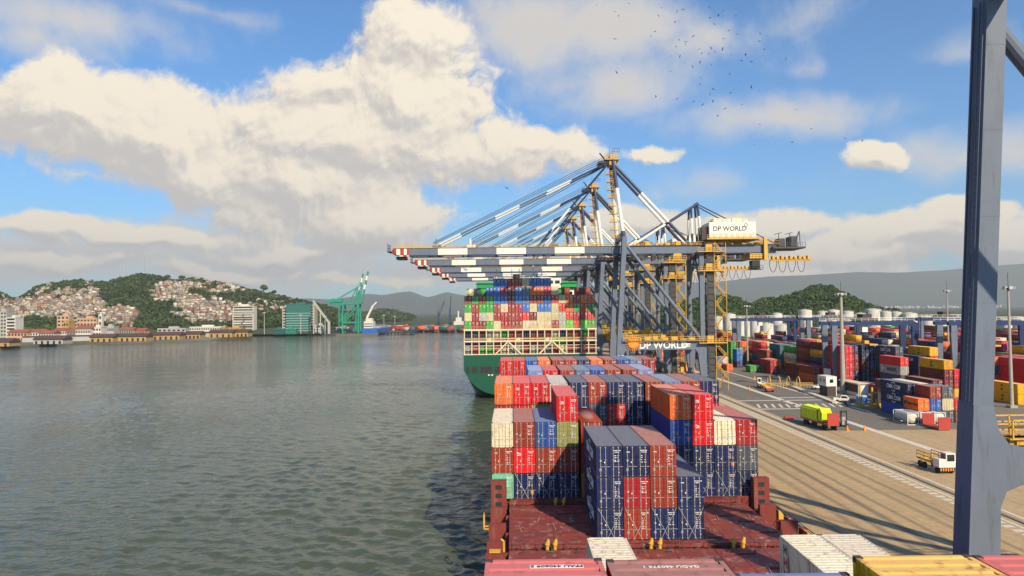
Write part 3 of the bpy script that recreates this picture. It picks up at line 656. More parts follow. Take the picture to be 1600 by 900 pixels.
# ------------------------------------------------------------------ the green container ship moored ahead
gs_ = empty('container_ship', (6.1, 253, 0)); tag(gs_, 'large green-hulled container ship moored ahead, stacked high with coloured containers', 'ship')
secs = []
for Y, zb, pw, bk in ((253, .9, 3.0, 1.0), (258, -.5, 4, 1.0), (270, -2.5, 6, 1.0), (300, -3, 9, 1.0), (520, -3, 9, 1.0), (560, -3, 5, .55)):
    s = []
    for i in range(25):
        a = -1 + 2 * i / 24; s.append((6.1 + 22.9 * bk * math.copysign(abs(a) ** .62, a), Y, zb + (9.6 - zb) * abs(a) ** (pw / .62 * .62)))
    s = [(6.1 - 22.9 * bk, Y, 14.8)] + s + [(6.1 + 22.9 * bk, Y, 14.8)]; secs.append(s)
hm = MB(); n = len(secs[0]); vs = [p for s in secs for p in s]
fs = [(k * n + i, k * n + i + 1, (k + 1) * n + i + 1, (k + 1) * n + i) for k in range(len(secs) - 1) for i in range(n - 1)] + [tuple(range(n)), tuple(range(5 * n + n - 1, 5 * n - 1, -1))]
fs += [(k * n, (k + 1) * n, (k + 1) * n + n - 1, k * n + n - 1) for k in range(5)]
hm.add(vs, fs); hull2 = put('hull', hm.fix('hull', [GREENH]), gs_, (-6.1, -253, 0))
for (xa, xb) in ((728, 733.5), (737, 746), (750, 769), (773.5, 800)):
    a = WY(xa, 573, 252.99).x; b_ = WY(xb, 573, 252.99).x
    MB().box(a, b_, 252.9, 252.995, 8.7, 11.0).build('mooring_opening_shade', [DARK], gs_, (-6.1, -253, 0)); MB().box(a - .15, b_ + .15, 252.93, 252.997, 8.5, 11.2).build('opening_frame', [GREENH], gs_, (-6.1, -253, 0))  # no recess: dark plates stand in for the shade inside the openings
for xx in (764, 769, 782, 787): a = WY(xx, 586, 252.9); MB().box(a.x - .3, a.x + .3, 252.85, 252.99, a.z - .25, a.z + .25).build('stern_light', [CREAM], gs_, (-6.1, -253, 0))
GX0, GY = -16.45, 255.0; GPX = 2.5
lat = MB()
for k in range(19):
    x = GX0 + k * GPX - .03; lat.box(x - .14, x + .14, 253.5, 253.8, 14.8, 23.6)
    lat.box(x - .1, x + .1, 253.8, 254.7, 23.15, 23.35)
lat.build('lashing_post', [CREAM], gs_, (-6.1, -253, 0))
for z, hh in ((14.9, .3), (16.9, .16), (17.9, .16), (19.25, .5), (20.3, .16), (23.15, .55)):
    MB().box(GX0 - .3, GX0 + 18 * GPX + .3, 253.42, 253.85, z, z + hh).build('lashing_beam', [CREAM], gs_, (-6.1, -253, 0))
for xc in (-1.5, 13.5):
    for s_ in (-1, 1): MB().beam((xc, 253.3, 19.4), (xc + s_ * 4.6, 253.3, 14.9), .42, .42).build('diagonal_brace', [CREAM], gs_, (-6.1, -253, 0))
MB().rail((GX0, 253.4, 19.75), (GX0 + 45, 253.4, 19.75), 1.0, 2.5, .07).rail((GX0, 253.4, 23.7), (GX0 + 45, 253.4, 23.7), 1.0, 2.5, .07).build('lashing_rail', [YELLOW], gs_, (-6.1, -253, 0))
dk = MB().box(-16.6, 28.8, 254, 559, 10.5, 11.8).build('deck', [GREENH], gs_, (-6.1, -253, 0))
rows = ['green crimson maroon green cream crimson crimson brown white cream cream cream brown grey lgreen pink lgreen green',
        'cream crimson grey cream crimson crimson brown crimson pink maroon cream cream cream grey pink crimson crimson pink',
        'green brown green green brown cream crimson crimson bright cream bright bright cream pink orange green pink green',
        'brown green brown green bright bright maroon bright steel brown brown blue pink cream orange brown orange orange',
        '- - - bright bright crimson maroon bright steel orange orange pink cream - - - - -',
        '- - - - bright bright crimson brown cream bright bright bright - - - - - -']
for j, rw in enumerate(rows):
    for k, cc in enumerate(rw.split()):
        if cc == '-': continue
        small_container(GX0 + k * GPX, GY, 23.55 + j * 2.915, cc, '%s container, %s column from left, %s tier above the lattice on the green ship' % (CNAME[cc], ORD[k + 1], ORD[j + 1]), 'containers stacked on the green ship')
low = Mass()
for k in range(18):
    for j in range(4): low.crate(GX0 + k * GPX, GY, 11.85 + j * 2.915, C[random.choice(['crimson', 'brown', 'maroon', 'navy', 'cream', 'green', 'brown', 'slate', 'grey'])], 12.192, 2.88)
for (yy, hi) in ((268.5, 9), (330, 8), (345, 7), (360, 8), (390, 7), (420, 7), (450, 6)):
    for k in range(18):
        for j in (range(hi - (k * 7 % 3), hi) if 0 < k < 17 else range(0, hi)):
            low.crate(GX0 + k * GPX, yy, 11.85 + j * 2.915, C[random.choice(['crimson', 'brown', 'navy', 'green', 'brown', 'cream'])], 12.192, 2.88)
tag(low.build('stacked_containers', PAINTA), 'containers behind the lattice of the green ship', None, None, 'stuff')
ht = empty('bridge_house', (0, 0, 0), 0, gs_); ht.location = (-6.1, -253, 0)
MB().box(-13.6, 25.2, 292, 304, 12, 38.6).build('house_wall', [WHITE], ht); MB().box(13.8, 19.4, 291, 303, 38.6, 42.6).build('wheelhouse', [WHITE], ht); MB().box(-12.5, -8.5, 291.9, 292, 36.0, 37.2).box(14.4, 16.2, 290.9, 291, 40.4, 41.6).box(17, 18.8, 290.9, 291, 40.4, 41.6).box(19.8, 23.8, 291.9, 292, 36, 37.2).build('bridge_window', [GLASS], ht)
for xa, xb in ((-14, -7.4), (19.5, 25.6)): MB().box(xa, xb, 290.5, 304, 38.9, 40.6).prism([(xa - .3, 40.6), (xb + .3, 40.6), (xb - .4, 41.2), (xa + .4, 41.2)], 'y', 290, 304).build('wing_roof', [GREENS], ht)
mr = MB().rail((-7, 295, 42), (14, 295, 42), 2.2, 2.2, .14)
for xx in (-6, 0, 3, 8.5, 12): mr.tube((xx, 295, 40), (xx, 295, 46.5 + (xx % 3)), .16, 6)
mr.tube((0, 295, 45.2), (12, 295, 45.2), .12, 6); mr.box(2.2, 5.4, 294.6, 295.4, 43.6, 44.2); mr.build('radar_mast', [WHITE], ht); MB().tube((1.8, 294, 42.2), (1.8, 294, 44.4), 1.35, 12).build('funnel', [DARK], ht)

# ------------------------------------------------------------------ quay cranes
def build_crane():
    cr = empty('quay_crane', (0, 0, 0)); P = lambda mb, name, mats, parent=cr: mb.build(name, mats, parent)
    G = 26.0; D = 16.1
    mg = [CRANEG, NAVY, WHITE, YELLOW, DARK, REDP]
    for gx in (0, G):                                                          # bogies and sill beams
        P(MB().box(gx - .75, gx + .75, -3.5, D + 3.5, 2.4, 4.2), 'sill_beam', [CRANEG])
        for gy in (0, D):
            b = MB(); b.box(gx - .5, gx + .5, gy - 4.2, gy + 4.2, 1.5, 2.4)
            for k in range(4): b.box(gx - .45, gx + .45, gy - 4 + k * 2.1, gy - 2.2 + k * 2.1, .75, 1.6)
            for k in range(8): b.tube((gx - .3, gy - 3.7 + k * 1.05, .45), (gx + .3, gy - 3.7 + k * 1.05, .45), .42, 10, 1)
            P(b, 'bogie', [CRANEG, DARK])
    for gy in (0, D):
        s = 1 if gy == 0 else -1
        lw = MB(); lw.prism([(-1.45, 4.2), (.85, 4.2), (1.15, 11.2), (1.6, 12.3), (2.6, 12.7), (2.6, 15.5), (1.9, 15.6), (1.2, 16.6), (.85, 18.4), (-.55, 18.4)], 'y', gy - .95, gy + .95); P(lw, 'lower_leg', [CRANEG])
        ll = MB(); ll.prism([(G - .8, 4.2), (G + 1.0, 4.2), (G + 1.6, 13), (G + 1.6, 15.5), (G - 2.6, 15.5), (G - 2.6, 13.0), (G - 1.6, 11.6)], 'y', gy - .8, gy + .8); P(ll, 'lower_leg', [CRANEG])
        pb = MB().box(2.6, G - 2.6, gy - .8, gy + .8, 12.7, 15.4); P(pb, 'portal_beam', [CRANEG])
        ul = MB(); ul.beam((.15, gy, 18.2), (2.1, gy, 48.2), 1.42, 1.78, 0, up=(0, 1, 0))
        for k in range(5): c = Vector((0, gy, 15.5)).lerp(Vector((2.1, gy, 48.2)), .12 + k * .19); ul.box(c.x - .735, c.x + .735, c.y - .905, c.y + .905, c.z, c.z + .05) if k else None
        P(ul, 'upper_leg', [CRANEG])
        ld = MB(); ca, cb_ = Vector((-.62, gy, 18.6)), Vector((1.33, gy, 47.5))      # ladder and cable pipe on the river side
        for o in (-.75, -.35): ld.beam(ca + Vector((-.16, o, 0)), cb_ + Vector((-.16, o, 0)), .06, .06)
        for k in range(60): c = ca.lerp(cb_, k / 60); ld.box(c.x - .18, c.x - .14, gy - .75, gy - .35, c.z, c.z + .05)
        P(ld, 'leg_ladder', [NAVY])
        P(MB().tube(ca + Vector((-.1, .45, 0)), cb_ + Vector((-.1, .45, 0)), .07, 6), 'cable_pipe', [NAVY])
        P(MB().box(3.4, 4.8, gy - .86, gy - .8, 11.8, 13.2).tube((4.1, gy - 1.0, 12.3), (4.1, gy - .8, 12.3), .28, 12), 'lifting_lug', [CRANEG])
        P(MB().beam((G, gy, 15.5), (G, gy, 43.4), 1.35, 1.5, 0, up=(0, 1, 0)), 'upper_leg', [CRANEG, NAVY])
        P(MB().tube((2.1, gy, 46.3), (G - .6, gy, 16.0), .58, 12), 'diagonal_brace', [CRANEG])
        P(MB().tube((G, gy, 30), (G, D / 2, 43), .3, 8), 'cross_brace', [CRANEG])
        w = MB(); y = gy - 1.15 * s                                             # walkway along the portal beam
        w.box(1.0, G + 2, min(y, y - .9 * s), max(y, y - .9 * s), 15.5, 15.58); w.rail((1, y - .9 * s, 15.58), (G + 2, y - .9 * s, 15.58), 1.2, 1.6, .09); w.rail((2.6, gy, 15.5), (G - 2.6, gy, 15.5), 1.2, 1.6, .09)
        for k in range(8): w.box(2.2 + k * 2.8, 4.0 + k * 2.8, gy - .5, gy + .5, 15.5, 16.0 + (k % 3) * .4)
        P(w, 'portal_walkway', [YELLOW])
        pf = MB(); pf.box(2.0, 6.4, gy - .9, gy + 1.6, 15.9, 16.0); pf.rail((2.2, gy - .9, 16), (6.4, gy - .9, 16), 1.3, 1.1, .1); pf.rail((2.2, gy + 1.6, 16), (6.4, gy + 1.6, 16), 1.3, 1.1, .1); pf.box(2.6, 6.2, gy - .7, gy + .6, 15.5, 15.95); P(pf, 'leg_platform', [YELLOW])
    for gx, z in ((2.1, 48.9), (G, 42.6), (G, 15.4 - 1.2)):
        P(MB().box(gx - .65, gx + .65, .9, D - .9, z - 1.1, z + .9), 'cross_beam', [CRANEG])
    # boom: painted sections on a pair of girders
    boom = empty('boom', (-1.5, D / 2, 44.6), 0, cr)
    def girder(x0, x1, mi, nm='boom_section', par=boom, ox=0, z0=-1.1, z1=1.1):
        b = MB()
        for yy in (-3.4, 3.4): b.box(x0 - ox, x1 - ox, yy - .6, yy + .6, z0, z1, mi); b.box(x0 - ox, x1 - ox, yy - .7, yy + .7, z0 - .3, z0, 1)
        b.box(x0 - ox + .3, x0 - ox + .8, -2.8, 2.8, -.5, .5, mi)
        b.build(nm, mg, par)
    BX = -1.5; xs = [-66.2, -56.9, -47.5, -38.2, -28.8, -19.6, -10.1, -1.5]
    for k in range(7): girder(xs[k], xs[k + 1], 0 if k % 2 == 0 else 2, ox=BX)
    tp = MB()
    for k, (a, b_) in enumerate(((-71.4, -70.2), (-70.2, -69.0), (-69.0, -67.8), (-67.8, -66.9), (-66.9, -66.2))):
        for yy in (-3.4, 3.4): tp.box(a - BX, b_ - BX, yy - .6, yy + .6, -1.0 + (.3 if k == 0 else 0), 1.1, 5 if k % 2 == 0 else 2)
    tp.box(-71.6 - BX, -70.8 - BX, -4, 4, -.6, .6, 5); tp.box(-70.5 - BX, -67.5 - BX, -2.6, 2.6, -2.3, -1.4, 4); tp.rail((-73.2 - BX, -3, .2), (-73.2 - BX, 3, .2), 2.4, 1.5, .1, 4); tp.box(-73.4 - BX, -71 - BX, -3.2, 3.2, .1, .25, 4)
    tp.build('boom_tip', mg, boom)
    hr = MB()
    for yy in (-4.0, 4.0): hr.rail((-71 - BX, yy, 1.1), (0, yy, 1.1), 1.15, 1.9, .09); hr.box(-71 - BX, 0, yy - .25, yy + .25, 1.1, 1.2)
    hr.build('boom_handrail', [YELLOW], boom)
    for xx in (-57.5, -46.5, -20): MB().box(xx - BX - .25, xx - BX + .25, -3.6, -3.1, 1.1, 4.0).box(xx - BX - 1.2, xx - BX + 1.6, -3.9, -2.8, 1.1, 2.0).build('stay_bracket', [WHITE if xx == -46.5 else CRANEG], boom)
    rg = MB()                                                                   # fixed girder, landward
    for yy in (-3.4, 3.4): rg.box(-1.4, 51, D / 2 + yy - .65, D / 2 + yy + .65, 43.2, 45.7); rg.box(-1.4, 51, D / 2 + yy - .75, D / 2 + yy + .75, 42.9, 43.2, 1)
    P(rg, 'girder', mg)
    hr = MB()
    for yy in (-4.1, 4.1): hr.rail((-1, D / 2 + yy, 45.7), (52, D / 2 + yy, 45.7), 1.15, 1.9, .09); hr.box(-1, 52, D / 2 + yy - .5, D / 2 + yy + .5, 45.7, 45.78)
    for k in range(14): xx = 3 + k * 3.3; hr.box(xx, xx + 1.4, D / 2 - 2.5, D / 2 + 2.5, 45.7, 46.2 + .5 * (k % 3))
    P(hr, 'girder_handrail', [YELLOW])
    sb = MB()                                                                   # hinge machinery and walkways under the mast
    for k in range(9): xx = -5 + k * 1.5; sb.box(xx, xx + .9, D / 2 - 4.8 + (k % 3), D / 2 + 4.8 - (k % 2) * 2, 41.6 - .5 * (k % 3), 42.2)
    sb.rail((-6, D / 2 - 5, 41.4), (9, D / 2 - 5, 41.4), 1.3, 1.2, .1); sb.box(-6, 9, D / 2 - 5, D / 2 + 5, 41.2, 41.35)
    P(sb, 'hinge_platform', [DGREY])
    # mast, apex, stays
    ap = Vector((-.8, D / 2, 73.0))
    for s in (-1, 1):
        P(MB().bands((2.0, D / 2 + s * 7.2, 48), (-.5, D / 2 + s * 2.6, 74), .62, [(0, .08, 1), (.08, .62, 2), (.62, 1, 1)], 10), 'mast_post', mg)
        yb_ = D / 2 + s * 3.4
        st = MB()
        a = Vector((-1.6, D / 2 + s * 2.4, 73)); q = Vector((-57.5, yb_, 46.4))
        for o in (-.3, .3): st.bands(a + Vector((0, o, 0)), q + Vector((0, o, 0)), .24, [(0, .22, 1), (.22, .36, 2), (.36, .52, 0), (.52, .66, 2), (.66, .86, 0), (.86, 1, 2)], 6)
        if s == -1:
            for o in (1.0, 1.7, 2.4): st.tube(a + Vector((0, 0, o)), q + Vector((-1, 0, o * .45)), .08, 5, 1)
        P(st, 'forestay', mg)
        st = MB(); q = Vector((-25, yb_, 46)); st.bands(a, q, .28, [(0, .55, 1), (.55, .8, 2), (.8, 1, 1)], 6); st.tube(a, Vector((-46.5, yb_, 48.2)), .10, 5, 1); P(st, 'forestay', mg)
        P(MB().bands((0, D / 2 + s * 2.4, 72.2), (23.6, yb_, 46), .52, [(0, .36, 1), (.36, .72, 2), (.72, 1, 1)], 8), 'backstay', mg)
        pk = Vector((26.8, D / 2 + s * 1.4, 59.2))
        P(MB().bands((5.6, yb_, 46), pk, .42, [(0, .5, 2), (.5, 1, 1)], 8), 'frame_pipe', mg)
        P(MB().bands((27.8, yb_, 45.7), pk, .40, [(0, .25, 1), (.25, .7, 2), (.7, 1, 1)], 8), 'frame_pipe', mg)
        P(MB().bands((24.6, yb_, 45.7), pk + Vector((-2, 0, -1)), .36, [(0, .3, 1), (.3, .7, 2), (.7, 1, 1)], 8), 'frame_pipe', mg)
        P(MB().tube(pk, (51, yb_, 46), .2, 6, 1), 'rear_stay', mg)
        P(MB().bands((14.5, yb_, 45.7), (15.0, yb_, 51.5), .3, [(0, .4, 2), (.4, 1, 1)], 8), 'frame_pipe', mg)
    P(MB().tube((26.8, D / 2 - 1.6, 59.3), (26.8, D / 2 + 1.6, 59.3), .5, 8, 1), 'frame_peak', mg)
    pt = MB(); pt.box(-3.2, 1.6, D / 2 - 3.6, D / 2 + 3.6, 73.6, 73.9); pt.rail((-3.2, D / 2 - 3.6, 73.9), (1.6, D / 2 - 3.6, 73.9), 1.3, .9, .12); pt.rail((-3.2, D / 2 + 3.6, 73.9), (1.6, D / 2 + 3.6, 73.9), 1.3, .9, .12)
    pt.box(-1.6, .5, D / 2 - 3, D / 2 + 3, 72.0, 73.6); pt.box(-1.2, .2, D / 2 - 2, D / 2 + 2, 73.9, 75.6)
    P(pt, 'apex_platform', [YELLOW]); P(MB().tube((-1, D / 2, 75), (-1, D / 2, 78.5), .06, 5), 'lightning_rod', [NAVY]); P(MB().tube((-2.6, D / 2 - 2, 73.6), (-4.6, D / 2 - 2, 76), .25, 6).box(-5, -2.8, D / 2 - 3, D / 2 + 3, 72.6, 73.4).rail((-.6, D / 2 - 3, 75.6), (1.8, D / 2 - 3, 75.6), 1.6, .8, .1), 'apex_sheave', [NAVY])
    ms = MB()                                                                   # ladder cage up the mast
    for k in range(9): z = 48 + k * 2.6; xx = 1.2 - k * .12; ms.box(xx - 3, xx - .6, D / 2 - 6.5 + k * .35, D / 2 - 5 + k * .35, z, z + .12); ms.rail((xx - 3, D / 2 - 6.5 + k * .35, z), (xx - .6, D / 2 - 6.5 + k * .35, z), 1.1, .8, .1); ms.beam((xx - 2.8, D / 2 - 6 + k * .35, z), (xx - .8, D / 2 - 6 + k * .35, z + 2.6), .4, .1) if k < 8 else None
    P(ms, 'mast_stair', [YELLOW])
    # machinery house
    mh = P(MB().box(29.4, 44.2, 2.2, 13.9, 47.7, 52.8), 'machinery_house', [WHITE])
    MB().box(28.4, 45.4, 1.0, 15.1, 47.2, 47.65).rail((28.4, 1.1, 47.65), (45.4, 1.1, 47.65), 1.1, 1.5, .08).build('house_deck', [YELLOW], mh)
    rf = MB(); rf.rail((29.4, 2.3, 52.8), (44.2, 2.3, 52.8), 1.0, 1.2, .07)
    for k, (a, b_, hh) in enumerate(((31.6, 34.4, 1.5), (34.6, 37.2, 1.3), (37.4, 40.8, 1.5), (41, 42.5, 1.0))): rf.box(a, b_, 5, 11, 52.8, 52.8 + hh)
    rf.build('roof_unit', [CREAM], mh)
    put('sign_lettering', T_DPB, mh, (35.9, 2.16, 50.6), FACE_Y)
    lo_ = MB()
    for k in range(10): t = R(k * 36); lo_.beam((41 + .45 * math.cos(t), 2.16, 51.7 + .45 * math.sin(t)), (41 + .62 * math.cos(t + .9), 2.16, 51.7 + .62 * math.sin(t + .9)), .03, .1)
    lo_.build('sign_emblem', [BLACKL], mh)
    dd = MB(); [dd.box(30.6 + k * 1.9, 31.4 + k * 1.9, 2.14, 2.2, 47.8, 49.2 + .3 * (k % 2)) for k in range(7)]; dd.build('house_vent', [CREAM], mh)
    MB().box(27.3, 29.4, 3.5, 8, 47.2, 51.5).build('side_cabin', [CAST], mh)
    # lift tower and zigzag stair at the landside leg
    lt = MB()
    for xx in (27.5, 29.9):
        for yy in (-1.3, 1.1): lt.box(xx - .12, xx + .12, yy - .12, yy + .12, 0, 46)
    for k in range(23):
        z = k * 2.0; lt.box(27.5, 29.9, -1.36, -1.24, z, z + .14); lt.beam((27.5, -1.3, z), (29.9, -1.3, z + 2), .1, .1); lt.beam((27.5, -1.3, z), (27.5, 1.1, z + 2), .1, .1); lt.beam((27.5, 1.1, z), (29.9, 1.1, z + 2), .1, .1)
    lt.box(27.8, 29.6, -1.0, .8, 0, 46); P(lt, 'lift_tower', [DGREY])
    for k in range(14):
        z = 1 + k * 3.15; a, b_ = (30.2, 32.8) if k % 2 == 0 else (32.8, 30.2)
        f = MB(); f.beam((a, -.6, z), (b_, -.6, z + 3.15), .9, .12, 0); f.beam((a, -1.1, z + 1.0), (b_, -1.1, z + 4.15), .1, .1); f.beam((a, -.1, z + 1.0), (b_, -.1, z + 4.15), .1, .1); f.box(29.8, 30.9, -1.5, .5, z - .12, z) if k % 2 == 0 else f.box(32.2, 33.4, -1.5, .5, z - .12, z)
        f.rail((29.8 if k % 2 == 0 else 32.2, -1.5, z), (30.9 if k % 2 == 0 else 33.4, -1.5, z), 1.1, .6, .09)
        for q in range(6): f.beam((a + (b_ - a) * q / 6, -1.1, z + 3.15 * q / 6), (a + (b_ - a) * q / 6, -1.1, z + 1.0 + 3.15 * q / 6), .07, .07)
        P(f, 'stair_flight', [YELLOW])
    P(MB().box(33.3, 33.45, -1.5, -1.35, 0, 46).box(29.75, 29.9, -1.5, -1.35, 0, 46), 'stair_post', [YELLOW])
    for z in (14.6, 43.0, 37.0): P(MB().box(24.5, 33, -2.4, 1.4, z, z + .25).rail((24.5, -2.4, z + .25), (33, -2.4, z + .25), 1.1, 1.2, .09).box(27, 29, -2.2, -.9, z + .25, z + 2.4), 'stair_landing', [YELLOW if z > 14 else CREAM])
    # trolley, cab, rear platform, festoon loops
    tr = MB(); tr.box(42.5, 48.5, 3.5, 12.6, 41.2, 42.8); tr.rail((42.5, 3.4, 41.2), (48.5, 3.4, 41.2), 1.4, 1, .1);  tr.box(49, 62, 3.2, 4.4, 40.3, 40.7)
    for k in range(9): tr.box(49.5 + k * 1.4, 50.3 + k * 1.4, 3.0, 4.6, 40.7, 41.9 - .3 * (k % 2))
    P(tr, 'trolley', [YELLOW]); P(MB().box(43.5, 46, 4.5, 7.5, 38.0, 40.6).rail((42.8, 4, 37.8), (46.8, 4, 37.8), 1.2, 1, .1).box(42.8, 46.8, 4, 8, 37.7, 37.85), 'operator_cab', [DARK])
    P(MB().box(49.5, 60, 2.5, 13.5, 44.2, 44.8).rail((49.5, 2.5, 44.8), (60, 2.5, 44.8), 1.3, 1.1, .1).box(52, 54, 4, 8, 44.8, 47.5).box(56, 58, 4, 9, 44.8, 48.2), 'rear_platform', [DGREY])
    P(MB().tube((52, 4, 44.8), (52, 4, 49.3), .12, 5).beam((50.5, 4, 48.8), (53, 4, 49.4), .2, .2).beam((54, 4, 48.8), (56.4, 4, 49.4), .2, .2).tube((55.5, 4, 44.8), (55.5, 4, 49.3), .12, 5).beam((57, 4, 46), (58.6, 4, 49.8), .3, .3).beam((58.6, 4, 49.8), (58.8, 4, 45), .2, .2), 'rear_sheaves', [NAVY])
    P(MB().box(46.8, 47.9, 2.6, 3.6, 40.5, 47.8), 'rear_post', [YELLOW])
    for k in range(4):
        x0 = 48.5 + k * 3.0; f = MB(); pts = [(x0 + .2 + 1.2 * (1 - math.cos(t)) , 40.3 - 3.6 * math.sin(t)) for t in [math.pi * i / 10 for i in range(11)]]
        for i in range(10): f.beam((pts[i][0], 3.8, pts[i][1]), (pts[i + 1][0], 3.8, pts[i + 1][1]), .14, .14)
        P(f, 'festoon_loop', [CABLE])
    # clutter under the girder: lamps, cable trays, platforms
    cl = MB()
    for k in range(10): xx = 5 + k * 2.1; cl.box(xx, xx + 1.1, 3.2 + (k % 3), 6, 41.4 - .4 * (k % 2), 42.8); cl.tube((xx, 4, 42.8), (xx, 4, 40.6), .1, 5)
    cl.rail((4, 3, 41.2), (26, 3, 41.2), 1.2, 1.3, .09); P(cl, 'cable_tray', [DGREY])
    P(MB().box(17, 22, 2.2, 4, 40.8, 41).rail((17, 2.2, 41), (22, 2.2, 41), 1.2, .8, .1).box(18, 20.5, 2.6, 4, 41, 43), 'maintenance_platform', [YELLOW])
    # sign on the portal beam
    put('sign_lettering', T_DPW, cr, (13.6, -.85, 14.05), FACE_Y); MB().box(19.6, 20.6, -.86, -.8, 14.25, 14.6).box(20.75, 22.0, -.86, -.8, 14.25, 14.6).box(19.6, 20.9, -.86, -.8, 13.6, 13.9).box(21.05, 21.9, -.86, -.8, 13.6, 13.9).build('sign_small_lettering', [LETTER], cr)['kind'] = 'stuff'
    ro = MB()
    for k in range(22): t = R(k * 360 / 22); ro.beam((4.2 + 1.0 * math.cos(t), -1.4, 15.0 + 1.0 * math.sin(t)), (4.2 + 2.5 * math.cos(t), -1.4, 15.0 + 2.5 * math.sin(t)), .24, .12, 0)
    ro.tube((4.2, -1.48, 15.0), (4.2, -1.35, 15.0), 1.7, 20, 0); ro.tube((4.2, -1.56, 15.0), (4.2, -1.48, 15.0), .95, 16, 1); ro.tube((4.2, -1.62, 15.0), (4.2, -1.56, 15.0), .45, 12, 0)
    ro.build('sign_rosette', [ORANGEP, YELLOW], cr)
    return cr, boom
c0, boom0 = build_crane()
def snap(o): KIDS[o] = list(o.children); [snap(c) for c in o.children]
snap(c0)
CR = [(231.6, 5), (285.4, 4), (337.6, 3), (386.5, 2), (433.2, 1)]
crlab = ['nearest grey-blue quay crane, boom lowered over the water, numbered 05', 'second grey-blue quay crane in line, numbered 04, boom down', 'third grey-blue quay crane behind the one numbered 04', 'fourth grey-blue quay crane, second from the far end', 'farthest grey-blue quay crane at the end of the line']
for k, (y, nn) in enumerate(CR):
    c = copy_tree(c0) if k else None
    if k: c.location = (33.4, y, QZ); tag(c, crlab[k], 'crane', 'quay cranes along the berth')
    if k: put('number_lettering', T_NUM[nn], c, (.2, -1.02, 10.2), FACE_Y)
near = copy_tree(c0); near.location = (33.2, 53.6 - 16.1, QZ); tag(near, 'tall grey-blue crane leg and beam at the right edge, closest to the camera', 'crane', 'quay cranes along the berth')
for ch in list(near.children):
    if ch.name.split('.')[0] in ('boom', 'girder', 'girder_handrail', 'hinge_platform', 'mast_post', 'forestay', 'backstay', 'frame_pipe', 'frame_peak', 'rear_stay', 'apex_platform', 'apex_sheave', 'lightning_rod', 'mast_stair', 'machinery_house', 'trolley', 'operator_cab', 'rear_platform', 'rear_sheaves', 'rear_post', 'festoon_loop', 'cable_tray', 'maintenance_platform', 'lift_tower', 'stair_flight', 'stair_landing', 'sign_lettering', 'sign_small_lettering', 'sign_rosette'):
        for g in list(ch.children): bpy.data.objects.remove(g)                  # all of this stands above and behind the picture
        bpy.data.objects.remove(ch)
c0.location = (33.4, CR[0][0], QZ); tag(c0, crlab[0], 'crane', 'quay cranes along the berth'); put('number_lettering', T_NUM[5], c0, (.2, -1.02, 10.2), FACE_Y)

# ------------------------------------------------------------------ container yard
ys = {}
YG = 'containers stacked in the yard'
def stack(x, y, cols, desc, ln='40', h='s', detail=True):
    for i, cc in enumerate(cols):
        lg = None
        if ':' in cc: cc, lg = cc.split(':')
        ft = len(cols) - i; pos = 'top' if ft == 1 else 'bottom' if i == 0 else ORD[ft] + ' from top'
        lab = ' '.join(('%s container, %s of stack %s' % (CNAME[cc], pos, desc)).split()[:16])
        z = QZ + .02 + i * (HS[h] + .02)
        if detail or lg: container(x, y, z, cc, lab, YG, ln, h, doors=detail, logo=lg)
        else: small_container(x, y, z, cc, lab, YG, ln, h)
# front group beside the road
stack(89.5, 168.6, ['blue', 'navy:CMA', 'navy:CMA'], 'of three blue ones right of the yellow frames')
stack(92.1, 168.6, ['navy', 'navy', 'white'], 'just behind the three blue containers')
stack(88.2, 161.8, ['navy:CMA', 'hapag:HAPAG'], 'with vivid orange short container on top', '20')
stack(90.85, 161.8, ['navy', 'blue', 'brown'], 'right of the vivid orange container', '20')
stack(93.5, 161.8, ['slate', 'cream', 'slate'], 'grey and cream behind the tank containers', '20')
stack(96.1, 161.8, ['maroon', 'red'], 'beside the crane leg behind the tanks', '20')
stack(99.5, 176, ['maroon', 'crimson', 'maroon'], 'maroon, beside the near crane leg')
stack(101.5, 196, ['maroon', 'maroon'], 'low maroon one behind the grey shelter')
stack(99.0, 183.5, ['crimson', 'maroon'], 'left of the three blue containers')
# block one, first slots
stack(118.6, 204, ['red', 'maroon', 'maroon', 'yellow:MSC'], 'topped by a yellow container with black letters')
stack(121.3, 204, ['yellow', 'crimson', 'red'], 'right of the yellow lettered container')
stack(124.4, 221, ['crimson', 'maroon', 'maroon', 'red', 'yellow:MSC'], 'tall with yellow top beside near crane leg')
stack(121.4, 222, ['maroon', 'maroon', 'navy', 'navy:CMA'], 'with navy lettered top behind the yellow container')
stack(113.4, 217, ['slate', 'slate', 'grey:MAERSK', 'pink'], 'with pale grey lettered box under bright red')
stack(117.2, 227, ['maroon', 'maroon', 'slate', 'slate', 'slate:CMA'], 'with slate lettered top above the bright red')
stack(104.9, 234, ['blue', 'red', 'red', 'red', 'red'], 'of four red ends behind the yard light mast')
stack(107.6, 236, ['navy', 'navy:CMA', 'maroon', 'maroon', 'navy:CMA'], 'tall navy and maroon, right of red ends')
stack(113.0, 240, ['navy', 'navy:CMA', 'maroon', 'navy:CMA', 'navy:CMA'], 'tall navy with white lettering under the spreader')
stack(115.7, 240, ['blue', 'maroon', 'blue', 'navy', 'blue'], 'blue, right of the tall navy stack')
stack(105.5, 214, ['brown'], 'single brown box behind the yard mast')
